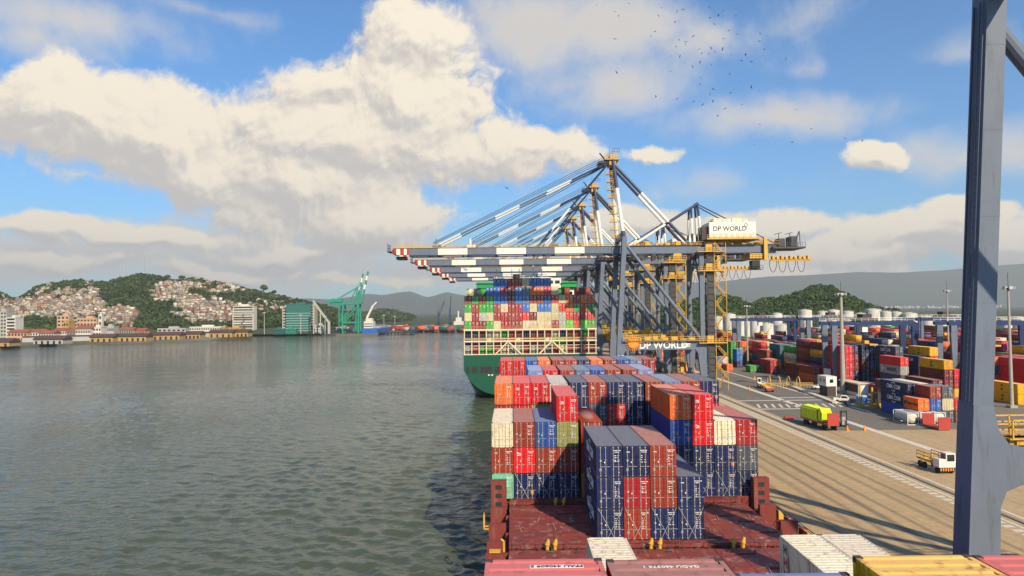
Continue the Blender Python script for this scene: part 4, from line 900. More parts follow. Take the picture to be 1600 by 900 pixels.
# left part of the yard
stack(101.3, 251, ['orange', 'brown'], 'low brown one by the yellow racks, near end'); stack(101.3, 264, ['brown', 'maroon'], 'low brown one by the yellow racks, far end')
stack(112.6, 281, ['brown', 'navy:CMA', 'crimson', 'brown', 'pink'], 'tall behind the low brown pair'); stack(115.3, 281, ['red', 'orange', 'bright', 'brown', 'yellow'], 'with a yellow top behind the low brown pair')
stack(98.6, 284, ['crimson', 'crimson'], 'maroon, left of the low brown pair'); stack(101.2, 286, ['brown', 'orange'], 'with an orange end beside maroon pair')
stack(104.6, 305, ['maroon', 'brown', 'brown'], 'brown, behind the maroon pair'); stack(108.2, 300, ['brown', 'slate', 'teal', 'teal'], 'teal and slate left of the tall brown'); stack(110.8, 300, ['crimson', 'steel', 'blue', 'steel'], 'steel blue beside the teal one')
stack(95.5, 316, ['navy', 'bright', 'bright'], 'bright blue standing by the green stack', '20'); stack(97.2, 330, ['dgreen', 'green', 'green', 'green'], 'green, behind the light mast'); stack(99.9, 330, ['brown', 'lgreen', 'lgreen', 'brown'], 'bright green and brown beside the green stack')
stack(102.6, 332, ['brown', 'maroon', 'brown', 'orange'], 'with an orange top beside bright green')
stack(93.5, 292, ['green'], 'single green box by the kerb', '20'); stack(96.2, 292, ['dgreen'], 'single dark green box by the kerb', '20')
stack(86.6, 300, ['hapag'], 'single vivid orange box by the traffic cone', '20'); stack(84.2, 306, ['tan', 'bright'], 'blue on tan by the kerb', '20'); stack(86.8, 307, ['tan', 'white'], 'white on tan by the kerb', '20')
stack(75.5, 312, ['navy'], 'under a tan box at the left of the road', '20'); stack(72.8, 312, ['tan'], 'single tan box at the left of the road', '40')
for k, (x, y, cc) in enumerate(((66.5, 352, 'brown crimson'), (69.2, 352, 'crimson hapag hapag orange'), (71.9, 352, 'brown hapag hapag maroon'), (76.6, 354, 'green maroon crimson maroon maroon'), (79.3, 356, 'crimson brown maroon crimson brown'), (82, 358, 'dgreen brown teal dgreen'))):
    stack(x, y, cc.split(), '%s from left behind the crane stairs' % ORD[k + 1], detail=False)
# taller rows behind: the nearest as single things, the rest as one mass
yard = Mass(); PAL = ['maroon', 'crimson', 'brown', 'brown', 'navy', 'navy', 'orange', 'hapag', 'red', 'yellow', 'blue', 'cream', 'green', 'grey', 'magenta', 'slate', 'maroon', 'pink', 'white']
def filled(x, y): return any(abs(x - a) < 2.6 and abs(y - b) < 12.6 for a, b in OCC)
OCC = [(o.location.x - CW / 2, o.location.y - 6) for o in col.objects if o.name.startswith('shipping_container') and o.location.x > 60]
for blk, x0 in enumerate((107, 137, 168, 199, 230, 262)):
    for r_ in range(7 if blk else 6):
        for bay_ in range(22):
            x = x0 + r_ * 2.75; y = 190 + bay_ * 12.9
            if blk == 0 and (y < 240 or filled(x, y)): continue
            if blk == 1 and y < 215: continue
            hgt = random.choice([2, 3, 3, 4, 4, 5]) if blk else random.choice([3, 4, 4, 5])
            if blk == 1 and bay_ > 16: continue
            for i in range(hgt):
                if i < hgt - 2 and 0 < r_ and bay_ > 2: continue
                yard.crate(x, y, QZ + .02 + i * 2.61, C[random.choice(PAL)])
for k in range(7):
    for j in range(5): yard.crate(84 + k * 2.7, 372 + 13 * (k % 3), QZ + .02 + j * 2.61, C[random.choice(['maroon', 'brown', 'navy', 'red', 'dgreen'])])
tag(yard.build('stacked_containers', PAINTA), 'far rows of stacked containers filling the yard', None, None, 'stuff')
# behind the near crane leg, far right
stack(141.5, 205, ['maroon', 'red', 'red', 'red'], 'of red ends right of the near crane leg'); stack(144.6, 205, ['maroon', 'crimson', 'crimson', 'crimson'], 'of crimson ends right of the near crane leg')
stack(150.5, 212, ['navy', 'blue', 'maroon', 'grey:LOG'], 'with pale grey lettered top at the right edge')
stack(128.5, 189, ['yellow:MSC', 'yellow:MSC'], 'yellow with black letters at the right edge')
stack(156, 236, ['maroon', 'maroon', 'maroon', 'maroon', 'magenta:ONE'], 'with magenta lettered top at the right edge')

# ------------------------------------------------------------------ yard gantry cranes
def gantry():
    g = empty('yard_gantry_crane'); SP = 26.0
    for x in (0, SP):
        for y in (0, 7.5):
            l_ = MB(); l_.beam((x, y, 1.6), (x, y, 17.5), 1.0, .9, 0, up=(0, 1, 0), w2=2.0)
            l_.box(x - .9, x + .9, y - .55, y + .55, 17.4, 19.4); l_.build('leg', [CRANEG if x == 0 else RTGN], g)
            b = MB(); b.box(x - .5, x + .5, y - 1.6, y + 1.6, 1.0, 1.6)
            for k in (-1, 1): b.tube((x - .4, y + k * .95, .75), (x + .4, y + k * .95, .75), .75, 12, 1)
            b.build('wheel_set', [RTGN, RUBBER], g)
        MB().box(x - .5, x + .5, 0, 7.5, 1.6, 2.8).build('sill_beam', [RTGN], g)
        MB().box(x - 1.4, x - .55, 2, 5.6, 2.8, 5.2).build('power_unit', [WHITE], g)
    for y in (0, 7.5):
        gb = MB(); pts = [(-1.6, 19.4), (-1.6, 20.6), (SP - .4, 20.6), (SP + 1.0, 19.9), (SP + 1.4, 18.6), (SP + .5, 17.6), (SP - .8, 18.8), (SP - 1.6, 19.2)]
        gb.prism(pts, 'y', y - .55, y + .55); put('main_girder', gb.fix('main_girder', [RTGN]), g)
        MB().rail((-1.6, y, 20.6), (SP, y, 20.6), 1.1, 2, .08).build('girder_rail', [WHITE], g)
    MB().box(9, 14.5, .3, 7.2, 20.6, 21.6).box(10, 13, 1.5, 5.5, 21.6, 23).build('trolley', [CAST], g); MB().box(9.2, 11, .2, 2.2, 17.2, 19.4).build('operator_cab', [WHITE], g)
    sp2 = MB().box(10.4, 13, -2.2, 9.7, 12.9, 13.4).box(11.0, 12.4, 2.5, 5, 13.4, 14.3)
    sp2.build('spreader', [YELLOW], g); MB().tube((11, 3, 14.3), (11, 3, 20.6), .06, 5).tube((12.4, 4.5, 14.3), (12.4, 4.5, 20.6), .06, 5).build('hoist_rope', [CABLE], g)
    return g
g0 = gantry(); snap(g0)
for k, (x, y, lb) in enumerate(((104.3, 240, 'blue yard gantry crane over the nearest navy stacks, yellow spreader'), (104.3, 341, 'grey yard gantry crane behind the left light mast'), (134.4, 336, 'yard gantry crane left of the white yard mast, farther rows'), (134.6, 226, 'yard gantry crane partly hidden by the near crane leg'), (165.5, 300, 'yard gantry crane in the third block at the right'))):
    g = g0 if k == 0 else copy_tree(g0)
    g.location = (x, y, QZ); tag(g, lb, 'gantry crane', 'yard gantry cranes')
# ------------------------------------------------------------------ light masts
def mast(x, y, h, lb, r=.42):
    m = empty('light_mast', (x, y, QZ)); tag(m, lb, 'light mast', 'yard light masts')
    MB().tube((0, 0, 0), (0, 0, h), r, 10, r2=r * .5).build('pole', [CONC], m); MB().box(-.9, .9, -.9, .9, 0, .6).build('foot', [CONC], m)
    hd = MB().tube((0, 0, h), (0, 0, h + .25), 1.2, 12).tube((0, 0, h), (0, 0, h + 4), .06, 5); hd.build('head_ring', [DARK], m)
    for k in range(6): t = R(k * 60 + 20); MB().box(-.4, .4, -.25, .25, -.45, .25).build('floodlight', [STEEL], m, (1.35 * math.cos(t), 1.35 * math.sin(t), h + .3), (0, 0, t + math.pi / 2))
mast(97.4, 219, 29, 'tall pale light mast in front of the blue gantry crane', .75); mast(103, 325, 26, 'slim light mast in front of the green container stack', .4); mast(123.5, 184, 29.5, 'light mast with lamp cluster at the right edge, behind the crane platform', .5)
mast(170, 289, 31, 'distant light mast just left of the near crane leg', .4); mast(62.2, 400, 26, 'light mast behind the stair tower of crane 05', .35)
# ------------------------------------------------------------------ vehicles and small things
def wheel(b, x, y, r=.5, w=.35, mi=1): b.tube((x - w / 2, y, r), (x + w / 2, y, r), r, 12, mi)
def tractor(x, y, rz, lb, trailer=True):
    t_ = empty('terminal_tractor', (x, y, QZ), rz); tag(t_, lb, 'truck', 'trucks in the terminal')
    b = MB().box(-1.25, -.1, -.2, 1.6, .8, 3.0).box(-1.2, 1.2, -1.6, -.2, .8, 1.5); b.build('cab', [WHITE], t_)
    MB().box(-1.27, -.08, .2, 1.3, 1.9, 2.75).box(-1.1, -.25, 1.56, 1.63, 1.8, 2.8).box(-1.1, -.25, -.23, -.17, 1.8, 2.8).build('cab_window', [GLASS], t_)
    w = MB(); [wheel(w, sx_ * .95, yy) for sx_ in (-1, 1) for yy in (1.0, -2.6)]; w.tube((-1.25, 1, .5), (-1.1, 1, .5), .2, 8); w.build('wheels_front', [STEEL, RUBBER], t_)
    MB().box(-.55, .55, -4.2, 1.7, .7, 1.0).build('chassis', [DARK], t_)
    if trailer:
        f = MB()
        for xx in (-1.05, .85): f.box(xx, xx + .2, -13.5, -1.2, 1.15, 1.45)
        for k in range(7): f.box(-1.2, 1.2, -13.4 + k * 1.95, -13.1 + k * 1.95, 1.2, 1.42)
        for xx in (-1.25, 1.05): f.beam((xx + .1, -13.5, 1.4), (xx + .25 * (1 if xx > 0 else -1), -13.6, 2.0), .12, .3)
        f.build('trailer_frame', [YELLOW], t_); w = MB(); [wheel(w, sx_ * .95, yy) for sx_ in (-1, 1) for yy in (-11.5, -12.7)]; w.build('wheels_rear', [STEEL, RUBBER], t_)
        MB().box(-1.2, 1.2, -13.62, -13.5, .6, 1.15).build('tail_board', [REDP], t_)
    return t_
p = WZ(1211, 612, QZ); tractor(p.x, p.y + 12, R(-8), 'white terminal tractor with yellow empty trailer on the dark road')
p = WZ(1478, 741, QZ)
tb = empty('terminal_tractor', (p.x + .4, p.y, QZ), 0); tag(tb, 'white terminal tractor with yellow frame and striped bumper beside the crane leg', 'truck', 'trucks in the terminal')
MB().box(-1.25, 1.25, .2, 1.9, .9, 2.2).build('cab', [WHITE], tb); MB().box(-.2, 1.2, .16, 1.7, 1.5, 3.1).build('cabin', [WHITE], tb); MB().box(-.05, 1.05, .12, .16, 1.9, 2.9).box(1.2, 1.23, .4, 1.5, 1.9, 2.9).box(-.23, -.2, .4, 1.5, 1.9, 2.9).build('cab_window', [GLASS], tb)
bb = MB().box(-1.3, 1.3, -.1, .2, .45, .95)
for k in range(7): bb.box(-1.25 + k * .37, -1.07 + k * .37, -.115, -.1, .5, .9, 1)
bb.build('bumper', [DARK, ORANGEP], tb)
f = MB(); [f.box(xx, xx + .18, 2.0, 6.6, 1.2, 1.5) for xx in (-1.2, 1.0)]; [f.box(-1.2, 1.2, 2.4 + k * 1.6, 2.6 + k * 1.6, 1.2, 1.45) for k in range(3)]; f.rail((-1.2, 2.2, 1.5), (-1.2, 6.4, 1.5), 1.0, 1.4, .14); f.rail((1.1, 2.2, 1.5), (1.1, 6.4, 1.5), 1.0, 1.4, .14); f.build('trailer_frame', [YELLOW], tb)
w = MB(); [wheel(w, sx_ * 1.05, yy) for sx_ in (-1, 1) for yy in (1.0, 4.6, 5.8)]; w.build('wheels', [STEEL, RUBBER], tb)
# lime refuse load on a red flat trailer
p = WZ(1312, 674, QZ)
lt_ = empty('trailer', (p.x - 1.2, p.y, QZ), R(4)); tag(lt_, 'red flat rack trailer with two end walls carrying the lime load', 'trailer')
MB().box(-1.22, 1.22, 0, 12.2, 1.1, 1.45).build('bed', [REDP], lt_); MB().box(-1.22, 1.22, 0, .2, 1.45, 3.7).build('end_wall', [REDP], lt_); MB().box(-1.22, 1.22, 12, 12.2, 1.45, 3.7).build('end_wall', [REDP], lt_)
w = MB(); [wheel(w, sx_ * .95, yy) for sx_ in (-1, 1) for yy in (1.2, 2.4, 6, 9.5, 10.7)]; w.build('wheels', [STEEL, RUBBER], lt_)
ll = empty('lime_body', (p.x - 1.2 - .3, p.y + 2.6, QZ + 1.45), R(4)); tag(ll, 'lime yellow ribbed truck body loaded on the red flat rack', 'truck body')
b = MB(); b.prism([(-1.15, 0), (1.15, 0), (1.2, .6), (1.2, 2.2), (.95, 2.6), (-.95, 2.6), (-1.2, 2.2), (-1.2, .6)], 'y', 1.6, 9.2); put('hopper', b.fix('hopper', [LIMEP]), ll)
b = MB(); b.prism([(0, .1), (1.6, .3), (1.6, 2.7), (.7, 2.9), (-.2, 1.9)], 'x', -1.1, 1.1); put('tailgate', b.fix('tailgate', [LIMEP]), ll)
r_ = MB(); [r_.box(-1.27, 1.27, 2.2 + k * 1.1, 2.36 + k * 1.1, .3, 2.3) for k in range(7)]; [r_.box(-.9, .9, 2.4 + k * 1.4, 2.55 + k * 1.4, 2.6, 2.72) for k in range(5)]; r_.box(-1.23, -1.2, .3, 1.2, .6, 2.2); r_.build('rib', [LIMEP], ll); MB().box(-1.24, -1.2, 1.5, 1.75, .2, 2.4).build('ram', [DARK], ll)
p = WZ(1319, 667, QZ)
fk = empty('forklift', (p.x, p.y, QZ), R(-20)); tag(fk, 'grey and dark forklift standing behind the lime load', 'forklift')
MB().box(-.7, .7, 0, 2.6, .4, 1.3).box(-.7, .7, 2.0, 2.7, 1.3, 1.8).build('chassis', [STEEL], fk); f = MB(); [f.box(xx, xx + .1, yy, yy + .1, 1.3, 3.0) for xx in (-.65, .55) for yy in (.5, 1.9)]; f.box(-.7, .7, .5, 2.0, 3.0, 3.1); f.box(-.55, -.4, -.3, -.1, .1, 3.6); f.box(.4, .55, -.3, -.1, .1, 3.6); f.build('guard_and_mast', [DARK], fk); w = MB(); [wheel(w, sx_ * .65, yy, .4, .3) for sx_ in (-1, 1) for yy in (.3, 2.1)]; w.build('wheels', [STEEL, RUBBER], fk)
cone = MB().tube((0, 0, .06), (0, 0, 1.0), .32, 10, r2=.05).box(-.45, .45, -.45, .45, 0, .06); CONE = cone.mesh('traffic_cone', [ORANGEP])
for x, y, lb in ((1324, 673, 'orange traffic cone beside the flat rack trailer'), (1351, 673, 'orange traffic cone standing alone on the white line'), (1171, 609, 'orange traffic cone far left on the road'), (1179, 592, 'orange traffic cone near the tan boxes')):
    p = WZ(x, y, QZ); o = tag(put('traffic_cone', CONE, None, (p.x, p.y, QZ), (0, 0, .3)), lb, 'cone', 'traffic cones'); o.scale = (.95, .95, 1.15)
p = WZ(1233, 655, QZ); tag(MB().prism([(-1.3, 0), (1.3, 0), (1.0, .6), (-1.0, .6)], 'y', -.3, .3).build('road_barrier', [REDP], None, (p.x, p.y, QZ)), 'low red plastic barrier lying on the road', 'barrier')
def car(x, y, rz, lb, m, cat='car', pick=False):
    p = WZ(x, y, QZ); c = empty('pickup' if pick else 'car', (p.x, p.y, QZ), rz); tag(c, lb, cat)
    b = MB(); b.prism([(-2.4, .45), (2.4, .45), (2.45, .95), (1.3, 1.05), (.75, 1.7), (-.5, 1.75), (-.8, 1.05), (-2.4, 1.05)] if pick else [(-2.1, .4), (2.1, .4), (2.15, .85), (1.2, 1.0), (.6, 1.5), (-1.0, 1.55), (-2.0, .95)], 'y', -.9, .9); put('body', b.fix('body', [m]), c)
    MB().prism([(1.15, 1.08), (.72, 1.62), (-.42, 1.66), (-.55, 1.08)], 'y', -.91, .91).build('window', [GLASS], c)
    w = MB()
    for xx in (-1.45, 1.45):
        for yy in (-.85, .85): w.tube((xx, yy - .1, .36), (xx, yy + .1, .36), .36, 12)
    w.build('wheels', [RUBBER], c); MB().box(2.4, 2.46, -.75, -.4, .65, .85).box(2.4, 2.46, .4, .75, .65, .85).build('headlight', [LETTER], c)
car(1281, 608, R(-12), 'white pickup parked by the yellow racks', WHITE, 'pickup', True); car(1331, 633, R(-25), 'navy pickup parked before the blue toilets', NAVY, 'pickup', True); car(1318, 628, R(-25), 'white van behind the navy pickup', WHITE, 'van', True)
for k, (x, y) in enumerate(((1343, 631), (1350, 632))):
    p = WZ(x, y, QZ); b = empty('portable_toilet', (p.x, p.y, QZ)); tag(b, ('left' if k == 0 else 'right') + ' one of two bright blue portable toilets', 'toilet', 'blue portable toilets')
    m_ = MATS.get('toilet_blue') or mat('toilet_blue', (.02, .20, .55), .5); MB().box(-.6, .6, -.6, .6, 0, 2.1).build('cabin', [m_], b); MB().prism([(-.65, 2.1), (.65, 2.1), (.4, 2.35), (-.4, 2.35)], 'y', -.65, .65).build('roof', [WHITE], b); MB().box(-.42, .42, -.63, -.6, .1, 1.95).build('door', [m_], b)
# site office of two stacked cabins and a shelter
p = WZ(1308, 619, QZ)
of = empty('site_office', (p.x, p.y, QZ)); tag(of, 'pale grey two storey cabin office beside the yard mast', 'office')
MB().box(-3, 0, 0, 6, 2.8, 5.6).build('upper_cabin', [WHITE], of); MB().box(-2.6, -.2, .3, 5.7, 0, 2.78).build('lower_cabin', [CAST], of); MB().box(-.2, 0, .2, 5.8, 0, 2.8).build('post_panel', [WHITE], of); MB().box(-3.03, -3, 1, 2, 3.8, 4.8).box(-3.03, -3, 3.4, 4.4, 3.8, 4.8).box(-2, -1, -.03, 0, 3.8, 4.8).build('window', [GLASS], of)
p = WZ(1357, 619, QZ)
sh = empty('shelter', (p.x, p.y, QZ)); tag(sh, 'long grey shelter with pale roof and white end beside the office', 'shelter')
MB().box(-2.8, 0, 0, 12, 0, 3.4).build('end_panel', [WHITE], sh); MB().box(-2.84, -2.8, .4, 11.8, .9, 3.2).build('side_panel', [CAST], sh); MB().box(-3.1, .3, -.4, 12.4, 3.4, 3.6).build('roof', [CREAM], sh)
# kerbed island
i0, i1 = WZ(1233, 603, QZ), WZ(1306, 631, QZ)
tag(MB().beam((i0.x, i0.y, QZ + .25), (i1.x, i1.y, QZ + .25), 1.5, .5).build('kerb_island', [CREAM]), 'long tan concrete kerb island running beside the road', 'kerb')
# yellow racks and frames
p = WZ(1258, 604, QZ)
rk = empty('hoop_rack', (p.x, p.y, QZ)); tag(rk, 'row of yellow curved racks in front of the brown containers', 'rack')
for k in range(4):
    h_ = MB(); pts = [(0, 1.4 * math.cos(t), 1.2 + 2.0 * math.sin(t)) for t in [math.pi * i / 8 for i in range(9)]]
    [h_.beam(pts[i], pts[i + 1], .22, .22) for i in range(8)]; h_.box(-.11, .11, -1.5, -1.3, 0, 1.2); h_.box(-.11, .11, 1.3, 1.5, 0, 1.2); h_.build('hoop', [YELLOW], rk, (-2.2 - k * 2.6, k * 1.5, 0))
MB().rail((-12, -1, 0), (2, -1, 0), 1.3, .9, .14).build('rack_rail', [YELLOW], rk)
p = WZ(1372, 638, QZ)
sf = empty('spreader_frame', (p.x, p.y, QZ)); tag(sf, 'yellow lifting frames stored left of the three blue containers', 'lifting frame')
for k, (xx, yy, hh) in enumerate(((-1.5, 0, 5.2), (-3.6, 2, 5.6), (0, 1, 2.2), (2, 4, 1.8))): MB().box(xx, xx + .35, yy, yy + .35, 0, hh).beam((xx - 1, yy, .4), (xx + 1.6, yy, .9), .4, .5).box(xx - .8, xx + 1.3, yy - .5, yy + .6, 0, .4).build('frame', [YELLOW], sf)
MB().box(1.5, 5.5, 3, 6, .6, 3.4).rail((1.5, 2.9, 3.4), (5.5, 2.9, 3.4), 1.1, 1, .12).build('machine_block', [CAST], sf)
# flat rack and tank containers in front
p = WZ(1467, 673, QZ)
fr = empty('flat_rack', (p.x + 1.22, p.y, QZ)); tag(fr, 'empty red flat rack container with two end walls on the ground', 'flat rack', None)
MB().box(-1.22, 1.22, 0, 6.06, .1, .5).build('base', [REDP], fr); MB().box(-1.22, 1.22, 0, .22, .5, 2.7).build('end_wall', [REDP], fr); MB().box(-1.22, 1.22, 5.84, 6.06, .5, 2.7).build('end_wall', [REDP], fr)
for k, (x, lb) in enumerate(((-2.4, 'white tank container behind the red flat rack, left one'), (.6, 'white tank container behind the red flat rack, middle one'), (3.4, 'white tank container behind the red flat rack, right one'))):
    tk = empty('tank_container', (p.x + 1.2 + x, p.y + 3.2 + (4.2 if k != 1 else 4.6), QZ)); tag(tk, lb, 'tank', 'tank containers')
    b = MB(); b.tube((0, .3, 1.5), (0, 5.7, 1.5), 1.1, 20); b.tube((0, .0, 1.5), (0, .3, 1.5), .6, 20, r2=1.1); b.build('tank', [TANKW], tk)
    f = MB()
    for xx in (-1.2, 1.08):
        for yy in (0, 5.9): f.box(xx, xx + .12, yy, yy + .12, 0, 2.6)
        f.box(xx, xx + .12, .12, 5.9, 0, .15); f.box(xx, xx + .12, .12, 5.9, 2.5, 2.62)
    for yy in (0, 5.9): f.box(-1.08, 1.08, yy, yy + .12, 2.5, 2.6); f.box(-1.08, 1.08, yy, yy + .12, 0, .14)
    f.build('frame', [WHITE], tk)
p = WZ(1078, 588, QZ); od = empty('reach_stacker', (p.x, p.y, QZ)); tag(od, 'orange yard machine with round body under the crane portal', 'machine')
MB().tube((-1.6, 0, 2.4), (1.6, 0, 2.4), 1.6, 14).build('drum', [ORANGEP], od); MB().box(-2.6, 2.4, -.8, 4, .7, 1.6).build('chassis', [ORANGEP], od); w = MB(); [wheel(w, xx, yy, .7, .5) for xx in (-1.9, 1.9) for yy in (0, 3)]; w.build('wheels', [STEEL, RUBBER], od); MB().box(-3.4, -2.2, 0, 1.4, 1.4, 3.4).build('cab', [YELLOW], od)

# ------------------------------------------------------------------ hills, mountains, far shore
def interp(px):
    pts = []
    for x, y in px: v = ray(x, y); pts.append((v.x / v.y, v.z / v.y))
    a = np.array(pts); return lambda u: float(np.interp(u, a[:, 0], a[:, 1]))
HILLPX = [(-60, 462), (-20, 455), (0, 461), (14, 468), (27, 471), (40, 465), (60, 452), (85, 447), (105, 444), (125, 442), (150, 444), (172, 445), (186, 440), (200, 436), (215, 434), (230, 433), (250, 436), (264, 441), (290, 441), (305, 440), (330, 444), (355, 447), (375, 452), (395, 458), (430, 465), (460, 472), (490, 478), (520, 486), (545, 494), (600, 505)]
hcrest = interp(HILLPX)
def sm(t): t = max(0., min(1., t)); return t * t * (3 - 2 * t)
def hill_h(X, Y, crest=hcrest, Y0=960., YC=1500., Y1=2150., base=4.3):
    u = X / Y; top = 30 + crest(u) * YC
    if top < base + 1: return base - 1.5
    if Y <= YC: t = (Y - Y0) / (YC - Y0); f = .45 * max(0, min(1, t)) + .55 * sm(t) if t > 0 else 0
    else: f = 1 - sm((Y - YC) / (Y1 - YC))
    nz = mnoise.noise(Vector((X * .008, Y * .008, 3))) * 7 * f * (1 - f) * 4 * .5
    return base - 1.5 + (top - base + 1.5) * f + nz
def polar_grid(name, u0, u1, nu, ylist, hf, m, kind='structure'):
    V = []; 
    for i in range(nu + 1):
        u = u0 + (u1 - u0) * i / nu
        for Y in ylist: V.append((u * Y, Y, hf(u * Y, Y)))
    ny = len(ylist); Q = [(i * ny + j, (i + 1) * ny + j, (i + 1) * ny + j + 1, i * ny + j + 1) for i in range(nu) for j in range(ny - 1)]
    me = np_mesh(name, V, Q, m); me.polygons.foreach_set('use_smooth', [True] * len(me.polygons)); return tag(put(name, me), kind=kind)
SOIL = mat('hill_ground', (.045, .065, .022), .9, 0, .4, .03, .5, dirtc=(.12, .085, .045))
FARM = mat('mountain_forest', (.035, .06, .03), .9, 0, .3, .002)
polar_grid('hill', -.80, -.19, 150, [960 + 30 * k for k in range(40)], hill_h, SOIL)
CITYG = ground_mat('city_ground', (.13, .12, .10), (.17, .16, .13), .05)
shore = [WZ(x, y, .5) for x, y in ((-160, 556), (0, 545), (100, 538.5), (200, 532.5), (300, 527.5), (400, 523), (470, 523), (525, 524.5), (590, 524), (600, 520), (640, 518.5), (700, 517), (735, 516))]
shore = [(p.x, p.y) for p in shore]
cp = MB(); lp = shore + [(-60, 2300), (-1700, 2300), (-1500, 640)]; cp.add([(x, y, 2.6) for x, y in lp], [tuple(range(len(lp)))])
for (a, b_) in zip(shore[:-1], shore[1:]): cp.add([(*a, -1), (*b_, -1), (*b_, 2.6), (*a, 2.6)], [(0, 1, 2, 3)])
tag(put('waterfront', cp.fix('waterfront', [CITYG])), kind='structure')
MTL = interp([(-100, 478), (340, 474), (480, 466), (520, 468), (545, 464), (575, 459), (600, 461), (620, 457), (642, 455), (655, 460), (667, 465), (682, 461), (698, 456), (715, 460), (740, 464), (780, 461), (830, 452), (900, 446), (960, 449), (1020, 442), (1112, 441), (1160, 436), (1200, 432), (1260, 430), (1340, 425), (1400, 426), (1480, 422), (1530, 416), (1600, 412), (1700, 415)])
def mt_h(X, Y):
    u = X / Y; top = 30 + MTL(u) * 10600; f = sm((Y - 8200) / 2400) if Y < 10600 else 1 - .5 * sm((Y - 10600) / 1600)
    return 3 + (top - 3) * f + mnoise.fractal(Vector((X * .0011, Y * .0011, 7)), 1, 2, 5) * 75 * f * (1.05 - f)
polar_grid('mountain', -.75, .78, 240, [8200 + 200 * k for k in range(21)], mt_h, FARM)
RHPX = [(1030, 486), (1055, 478), (1075, 476), (1095, 472), (1112, 470), (1132, 467), (1150, 472), (1168, 482), (1180, 478), (1196, 474), (1215, 471), (1235, 468), (1250, 462), (1268, 455), (1285, 452), (1298, 453), (1308, 461), (1325, 467), (1345, 475), (1362, 484), (1380, 490)]
rcrest = interp(RHPX)
rh = lambda X, Y: hill_h(X, Y, rcrest, 690., 850., 1050., 4.0)
polar_grid('hill', .20, .52, 90, [690 + 12 * k for k in range(31)], rh, SOIL)
RHP2 = interp([(470, 480), (500, 486), (540, 492), (575, 494), (590, 490), (605, 489), (625, 493), (650, 500), (700, 503)])
h2 = lambda X, Y: hill_h(X, Y, RHP2, 1700., 2400., 3100., 4.0)
polar_grid('hill', -.30, -.07, 40, [1700 + 60 * k for k in range(24)], h2, SOIL)

# ---- foliage
def leaf_mat(name, c1, c2, sc):
    m = bpy.data.materials.new(name); m.use_nodes = True; t = m.node_tree; b = t.nodes['Principled BSDF']; b.inputs['Roughness'].default_value = .7; b.inputs['Specular IOR Level'].default_value = .2
    ge = nd(t, 'ShaderNodeNewGeometry'); n1 = nd(t, 'ShaderNodeTexNoise'); n1.inputs['Scale'].default_value = sc; n1.inputs['Detail'].default_value = 6; t.links.new(ge.outputs['Position'], n1.inputs['Vector'])
    f = mth(t, 'ADD', mth(t, 'MULTIPLY', n1.outputs['Fac'], .75), mth(t, 'MULTIPLY', ge.outputs['Random Per Island'], .3))
    t.links.new(mixc(t, rng_map(t, f, .3, .75), c1, c2), b.inputs['Base Color']); return m
LEAF = leaf_mat('foliage', (.022, .045, .012), (.075, .105, .028), .035); LEAFN = leaf_mat('foliage_near', (.020, .048, .012), (.07, .11, .03), .06)
BARK = mat('bark', (.10, .075, .05), .9)
def crown(n, rx, rz, s, seed):
    g = np.random.default_rng(seed); lob = g.normal(size=(9, 3)); lob /= np.linalg.norm(lob, axis=1)[:, None]; lob[:, 2] = np.abs(lob[:, 2]) * .9; lob *= .55
    c = lob[g.integers(0, 9, n)]; d = g.normal(size=(n, 3)); d /= np.linalg.norm(d, axis=1)[:, None]
    p = c + d * (.30 + .16 * g.random((n, 1)) ** .5); nrm = d + g.normal(size=(n, 3)) * .45; nrm /= np.linalg.norm(nrm, axis=1)[:, None]
    a = np.cross(nrm, g.normal(size=(n, 3))); a /= np.linalg.norm(a, axis=1)[:, None]; b = np.cross(nrm, a)
    p = p * np.array([rx, rx, rz]); ss = s * (.6 + .8 * g.random((n, 1)))
    V = np.stack([p - a * ss - b * ss * .7, p + a * ss - b * ss * .7, p + a * ss * .8 + b * ss * .7, p - a * ss * .8 + b * ss * .7], 1)
    return V.reshape(-1, 3)
def forest(name, pts, sizes, nq, m, label, cat):
    protos = [crown(nq, 1, .95, .17, 50 + k) for k in range(6)]; Vs = []
    for k, (p, s) in enumerate(zip(pts, sizes)):
        v = protos[k % 6]; t = random.random() * 6.28; c, q = math.cos(t), math.sin(t)
        w = np.stack([v[:, 0] * c - v[:, 1] * q, v[:, 0] * q + v[:, 1] * c, v[:, 2] * random.uniform(.75, 1.15)], 1) * s + np.array([p[0], p[1], p[2] + s * .45]); Vs.append(w)
    V = np.concatenate(Vs); Q = np.arange(len(V)).reshape(-1, 4)
    return tag(put(name, np_mesh(name, V, Q, m)), label, None, None, 'stuff')
# clusters of hillside houses: photo ellipses
CL = [('left slope below the ridge', 75, 468, 55, 16, 60), ('lower left slope', 60, 486, 75, 13, 90), ('slope above the church tower', 125, 482, 42, 14, 60), ('small cluster by the church', 186, 498, 22, 15, 45), ('bright cluster on the right shoulder', 275, 448, 26, 16, 55), ('upper right ridge', 350, 450, 48, 9, 45), ('middle slope right of the woods', 262, 462, 24, 12, 30), ('dense lower right slope', 330, 490, 46, 18, 90), ('small ridge top cluster', 135, 444, 12, 4, 8), ('saddle below the ridge', 140, 460, 14, 8, 12), ('slope by the white tower', 300, 475, 22, 10, 25), ('right foot of the hill', 420, 478, 40, 10, 22), ('hillside at far left', 15, 480, 40, 9, 40)]
def hill_hit(x, y, hf=hill_h, a=965, b=1650):
    v = ray(x, y); Y = a
    while Y < b:
        X = v.x / v.y * Y; z = 30 + v.z / v.y * Y
        if hf(X, Y) >= z: return X, Y, z
        Y += 6
    return None
HCOL = dict(cream=(.46, .40, .30), white=(.52, .49, .43), terracotta=(.30, .15, .09), brick=(.23, .12, .08), tan=(.34, .26, .18), grey=(.25, .235, .21), pinkish=(.38, .27, .21))
